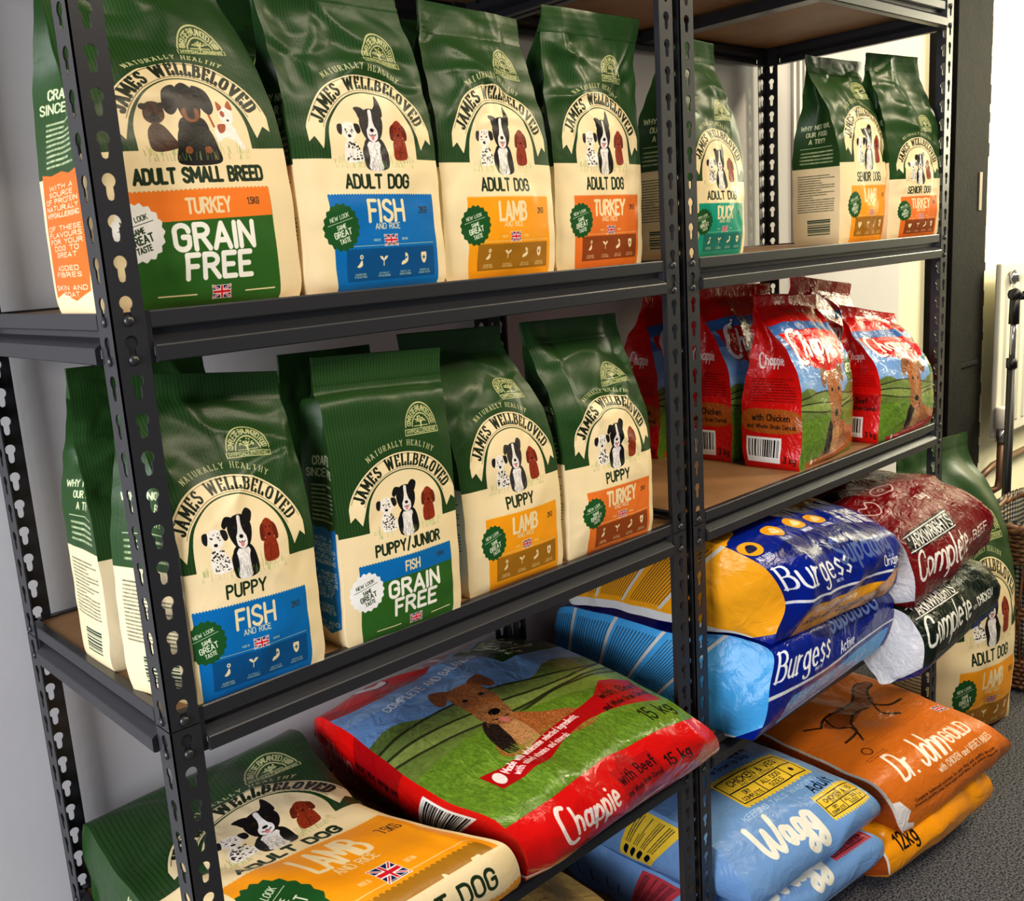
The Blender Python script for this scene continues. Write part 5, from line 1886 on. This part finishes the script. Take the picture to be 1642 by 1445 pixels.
sack('yellow 12kg sack at the bottom of the pile beside the carpet', 'yellow sack',
     [((1.425, -.104, .036), (1.815, -.152, .052), (1.815, -.148, .048), (1.425, -.100, .032)),
      ((1.410, -.112, .050), (1.815, -.162, .070), (1.800, -.120, .040), (1.400, -.06, .030)),
      ((1.395, -.112, .100), (1.800, -.162, .115), (1.800, -.070, .045), (1.395, -.02, .040)),
      ((1.390, -.085, .132), (1.790, -.125, .145), (1.810, -.02, .052), (1.392, .02, .052)),
      ((1.392, -.010, .140), (1.800, -.030, .152), (1.820, .06, .052), (1.394, .06, .052)),
      ((1.400, .150, .142), (1.820, .150, .152), (1.825, .2, .052), (1.400, .2, .052)),
      ((1.400, .380, .13), (1.820, .380, .14), (1.820, .37, .06), (1.410, .37, .06)),
      ((1.410, .425, .10), (1.815, .425, .10), (1.815, .421, .09), (1.42, .421, .09))],
     lambda h: front_yellow12(h), side_drjohn(), 48, [0, .002, .006, .006, .002, .001, .001, 0], [0, .002, .004, .004, .002, .002, .002, 0],
     [.2, .6, .9, .8, .6, .6, .6, .4], GL, gloss=.2, cre=.012)
# sky blue sacks
sack('sky blue sack with a yellow CHICKEN & VEG ticket, upper of the two blue ones', 'sky blue chicken sack',
     [((1.005, -.050, .158), (1.372, -.106, .205), (1.372, -.102, .201), (1.005, -.046, .154)),
      ((.990, -.056, .176), (1.362, -.114, .222), (1.350, -.060, .180), (.992, .0, .168)),
      ((.980, -.050, .225), (1.335, -.112, .262), (1.345, -.010, .178), (.975, .05, .172)),
      ((.975, -.012, .262), (1.315, -.070, .288), (1.345, .04, .178), (.968, .10, .175)),
      ((.970, .060, .290), (1.310, .020, .300), (1.345, .12, .178), (.962, .15, .176)),
      ((.965, .170, .302), (1.310, .140, .302), (1.345, .2, .178), (.960, .22, .176)),
      ((.965, .290, .300), (1.310, .280, .300), (1.345, .30, .178), (.962, .30, .176)),
      ((.975, .390, .272), (1.310, .390, .275), (1.335, .38, .19), (.970, .38, .19)),
      ((.985, .430, .235), (1.31, .430, .235), (1.31, .426, .225), (.985, .426, .225))],
     lambda h: front_wagg(h=h), side_wagg(), 49, [0, .003, .008, .012, .016, .018, .014, .008, 0], [0, .004, .012, .016, .018, .018, .014, .008, 0],
     [.2, .5, .8, .7, .5, .5, .6, .8, .4], GL, gloss=.24, cre=.012, ncre=30)
sack('sky blue sack with a red BEEF & VEG ticket, under the one with the yellow ticket', 'sky blue beef sack',
     [((1.035, -.045, .052), (1.375, -.098, .086), (1.375, -.094, .082), (1.035, -.041, .048)),
      ((1.020, -.052, .066), (1.385, -.106, .102), (1.370, -.060, .060), (1.020, .0, .054)),
      ((1.010, -.048, .105), (1.385, -.106, .135), (1.370, -.010, .054), (.985, .04, .053)),
      ((.990, -.010, .142), (1.365, -.070, .160), (1.370, .04, .053), (.975, .08, .053)),
      ((.975, .060, .160), (1.355, .020, .168), (1.370, .12, .053), (.968, .15, .053)),
      ((.968, .250, .162), (1.350, .250, .166), (1.365, .25, .053), (.965, .25, .053)),
      ((.975, .390, .15), (1.340, .390, .15), (1.350, .38, .06), (.970, .38, .06)),
      ((.985, .430, .11), (1.33, .430, .11), (1.33, .426, .10), (.985, .426, .10))],
     lambda h: front_wagg((.70, .22, .26), 'BEEF & VEG', h=h), side_wagg((.70, .22, .26)), 50, [0, .003, .006, .006, .002, .001, .001, 0], [0, .004, .012, .014, .014, .012, .008, 0],
     [.2, .6, .8, .8, .6, .6, .6, .4], GL, gloss=.24, cre=.010, ncre=30)
# sandy sack on the bottom shelf, nearer bay
sack('sandy yellow sack on the bottom board under the red and green 15 kg sack', 'sandy sack',
     [((.50, .045, .085), (.845, .045, .085), (.845, .049, .081), (.50, .049, .081)),
      ((.49, .040, .11), (.84, .040, .11), (.84, .08, .052), (.49, .08, .052)),
      ((.49, .09, .16), (.83, .09, .16), (.84, .13, .052), (.49, .13, .052)),
      ((.49, .20, .18), (.83, .20, .18), (.84, .22, .052), (.49, .22, .052)),
      ((.49, .33, .17), (.83, .33, .17), (.84, .33, .052), (.49, .33, .052)),
      ((.50, .42, .11), (.83, .42, .11), (.83, .416, .10), (.50, .416, .10))],
     lambda h: front_beige(h), side_drjohn(), 51, [0, .004, .01, .012, .01, 0], [0, .004, .008, .01, .008, 0], [.2, .7, .8, .6, .6, .4], GL, gloss=.4)
# ---------------------------------------------------------------------------
# right-hand side of the room: radiator, pipes, basket, trolley pole
# ---------------------------------------------------------------------------
M_RAD = mat('white radiator enamel', (.80, .79, .74), .4, bump=(120, .05, .001, 2))
M_COPPER = mat('painted copper pipe', (.42, .30, .22), .45, .4)
M_CHROME = mat('chromed steel', (.75, .75, .76), .18, .9)
M_BLACK = mat('satin black tube', (.03, .03, .035), .4)
M_PLASTIC = mat('white plastic valve cap', (.88, .87, .84), .4)

r = root('radiator', (3.71, .40, .58), 'white panel radiator on the cream wall past the black timber upright', 'radiator')
m = MB()
m.box(3.27, .385, .585, 4.2, .405, 1.20)
m.build('panel', M_RAD, r, bevel=.006)
m = MB()
for i in range(14):
    x = 3.31 + i * .065
    m.prism([(x, .385), (x + .012, .379), (x + .030, .379), (x + .042, .385)], 'z', .63, 1.155)
m.build('flute', M_RAD, r)
m = MB()
m.lathe([(.026, .0), (.026, .012), (.018, .016), (.018, .024), (.006, .026)], (3.35, .379, 1.150), 20, 'y')
m.build('air_vent', M_CHROME, r, smooth=True)
m = MB(); m.box(3.55, .405, .7, 3.9, .47, .74); m.box(3.55, .405, 1.05, 3.9, .47, 1.09)
m.build('wall_bracket', M_RAD, r)
m = MB(); m.lathe([(.018, 0), (.024, .004), (.024, .07), (.020, .076), (.001, .078)], (3.27, .365, .625), 18)
m.build('valve_cap', M_PLASTIC, r, smooth=True)
m = MB(); m.lathe([(.018, 0), (.018, .05)], (3.27, .365, .575), 16); m.tube([(3.27, .365, .60), (3.38, .38, .60)], .014, 12)
m.build('valve_body', M_CHROME, r, smooth=True)
m = MB()
m.tube([(3.27, .365, .58), (3.27, .365, .44), (3.265, .368, .41), (3.25, .38, .40), (3.21, .42, .41), (3.17, .44, .43)], .013, 12)
m.tube([(3.23, .425, .435), (3.41, .44, .455), (4.4, .44, .46)], .012, 12)
m.build('pipe', M_COPPER, r, smooth=True)

# wheeled pole with handle
r = root('trolley_pole', (2.87, .2, 0), 'black upright pole with a side handle and chrome section, behind the wicker basket', 'pole')
m = MB(); m.tube([(2.86, .2, .02), (2.865, .2, .93)], .013, 14)
m.build('lower_tube', M_BLACK, r, smooth=True)
m = MB(); m.tube([(2.865, .2, .92), (2.868, .2, 1.06)], .009, 12)
m.build('chrome_tube', M_CHROME, r, smooth=True)
m = MB(); m.tube([(2.868, .2, 1.035), (2.87, .2, 1.125)], [.015, .014], 14); m.lathe([(.001, -.02), (.018, -.012), (.021, 0), (.018, .012), (.001, .02)], (2.87, .2, 1.125), 16)
m.tube([(2.87, .2, 1.12), (2.93, .15, 1.12), (3.03, .08, 1.115)], [.013, .014, .015], 12)
m.build('handle', M_BLACK, r, smooth=True)
m = MB(); m.lathe([(.016, 0), (.016, .03)], (2.865, .2, .90), 14)
m.build('clamp_collar', M_BLACK, r, smooth=True)
m = MB(); m.lathe([(.017, 0), (.02, .006), (.02, .03), (.014, .035)], (2.86, .2, .0), 28)
m.build('rubber_foot', M_BLACK, r, smooth=True)

# wicker basket lined with gingham
M_WICKER = mat('brown willow', noise=(40, (.34, .20, .10), (.52, .34, .18)), rough=.5, bump=(200, .4, .002, 4))
gm = bpy.data.materials.new('gingham cotton')
gm.use_nodes = True
nt = gm.node_tree
bb = nt.nodes['Principled BSDF']
bb.inputs['Roughness'].default_value = .9
tcn = nt.nodes.new('ShaderNodeTexCoord')
mpn = nt.nodes.new('ShaderNodeMapping')
mpn.inputs['Scale'].default_value = (22, 22, 22)
nt.links.new(tcn.outputs['UV'], mpn.inputs['Vector'])
wv = []
for d in ('X', 'Y'):
    w_ = nt.nodes.new('ShaderNodeTexWave')
    w_.bands_direction = d
    w_.wave_profile = 'SIN'
    w_.inputs['Scale'].default_value = 1.0
    nt.links.new(mpn.outputs['Vector'], w_.inputs['Vector'])
    g_ = nt.nodes.new('ShaderNodeMath'); g_.operation = 'GREATER_THAN'; g_.inputs[1].default_value = .5
    nt.links.new(w_.outputs['Fac'], g_.inputs[0])
    wv.append(g_)
ad = nt.nodes.new('ShaderNodeMath'); ad.operation = 'ADD'
nt.links.new(wv[0].outputs[0], ad.inputs[0]); nt.links.new(wv[1].outputs[0], ad.inputs[1])
hf = nt.nodes.new('ShaderNodeMath'); hf.operation = 'MULTIPLY'; hf.inputs[1].default_value = .5
nt.links.new(ad.outputs[0], hf.inputs[0])
rp = nt.nodes.new('ShaderNodeValToRGB')
rp.color_ramp.interpolation = 'CONSTANT'
rp.color_ramp.elements[0].color = lin((.78, .74, .62))
rp.color_ramp.elements[1].position = .4
rp.color_ramp.elements[1].color = lin((.30, .32, .36))
e3 = rp.color_ramp.elements.new(.8); e3.color = lin((.06, .08, .13))
nt.links.new(hf.outputs[0], rp.inputs['Fac']); nt.links.new(rp.outputs['Color'], bb.inputs['Base Color'])

BC = (2.72, .06)
BX, BY, BH = .20, .10, .52


def ring(t, k=1.0, z=0.0, grow=0.0):
    """rounded rectangle of the basket, t in turns"""
    a = 2 * math.pi * t
    c, s = math.cos(a), math.sin(a)
    e = .55
    g = 1 + .18 * z / BH
    return (BC[0] + (BX * g * k + grow) * math.copysign(abs(c) ** e, c), BC[1] + (BY * g * k + grow) * math.copysign(abs(s) ** e, s), z)


r = root('wicker_basket', (BC[0], BC[1], 0), 'brown wicker basket with a black and cream gingham lining, on the carpet under the radiator', 'basket')
m = MB()
NR = 96
for z0, z1, n in ((.02, .10, 7), (.235, .265, 3), (.40, .48, 7)):
    for i in range(n):
        z = z0 + (z1 - z0) * i / (n - 1)
        m.tube([Vector(ring(k / NR, 1, z, .004 * (1 if (k + i) % 2 else -1))) for k in range(NR)], .0055, 6, closed=True)
m.build('woven_bands', M_WICKER, r, smooth=True)
m = MB()
for k in range(34):
    for d in (-.03, .03):
        m.tube([ring(k / 34, 1, .02), ring(k / 34 + d * .5, 1, .25), ring(k / 34 + d, 1, .44), ring(k / 34 + d, 1, .5)], .0038, 6)
m.build('stakes', M_WICKER, r, smooth=True)
m = MB()
for ph in (0, math.pi):
    m.tube([tuple(Vector(ring(k / 140, 1, .50 + .008 * math.sin(k * 1.1 + ph), .008 * math.cos(k * 1.1 + ph)))) for k in range(140)], .009, 6, closed=True)
m.build('braided_rim', M_WICKER, r, smooth=True)
m = MB()
T = np.linspace(0, 1, 97)
Zs = np.linspace(.03, .52, 14)
P = np.array([[ring(t, .96, z, -.004 + .003 * math.sin(t * 60)) for t in T] for z in Zs])
m.grid(P, np.stack(np.meshgrid(T * 1.4, Zs), -1))
m.build('gingham_lining', gm, r, smooth=True)
m = MB()
P = np.array([[ring(t, f, .03) for t in T] for f in (.01, .5, .96)])
m.grid(P)
m.build('base', M_WICKER, r)
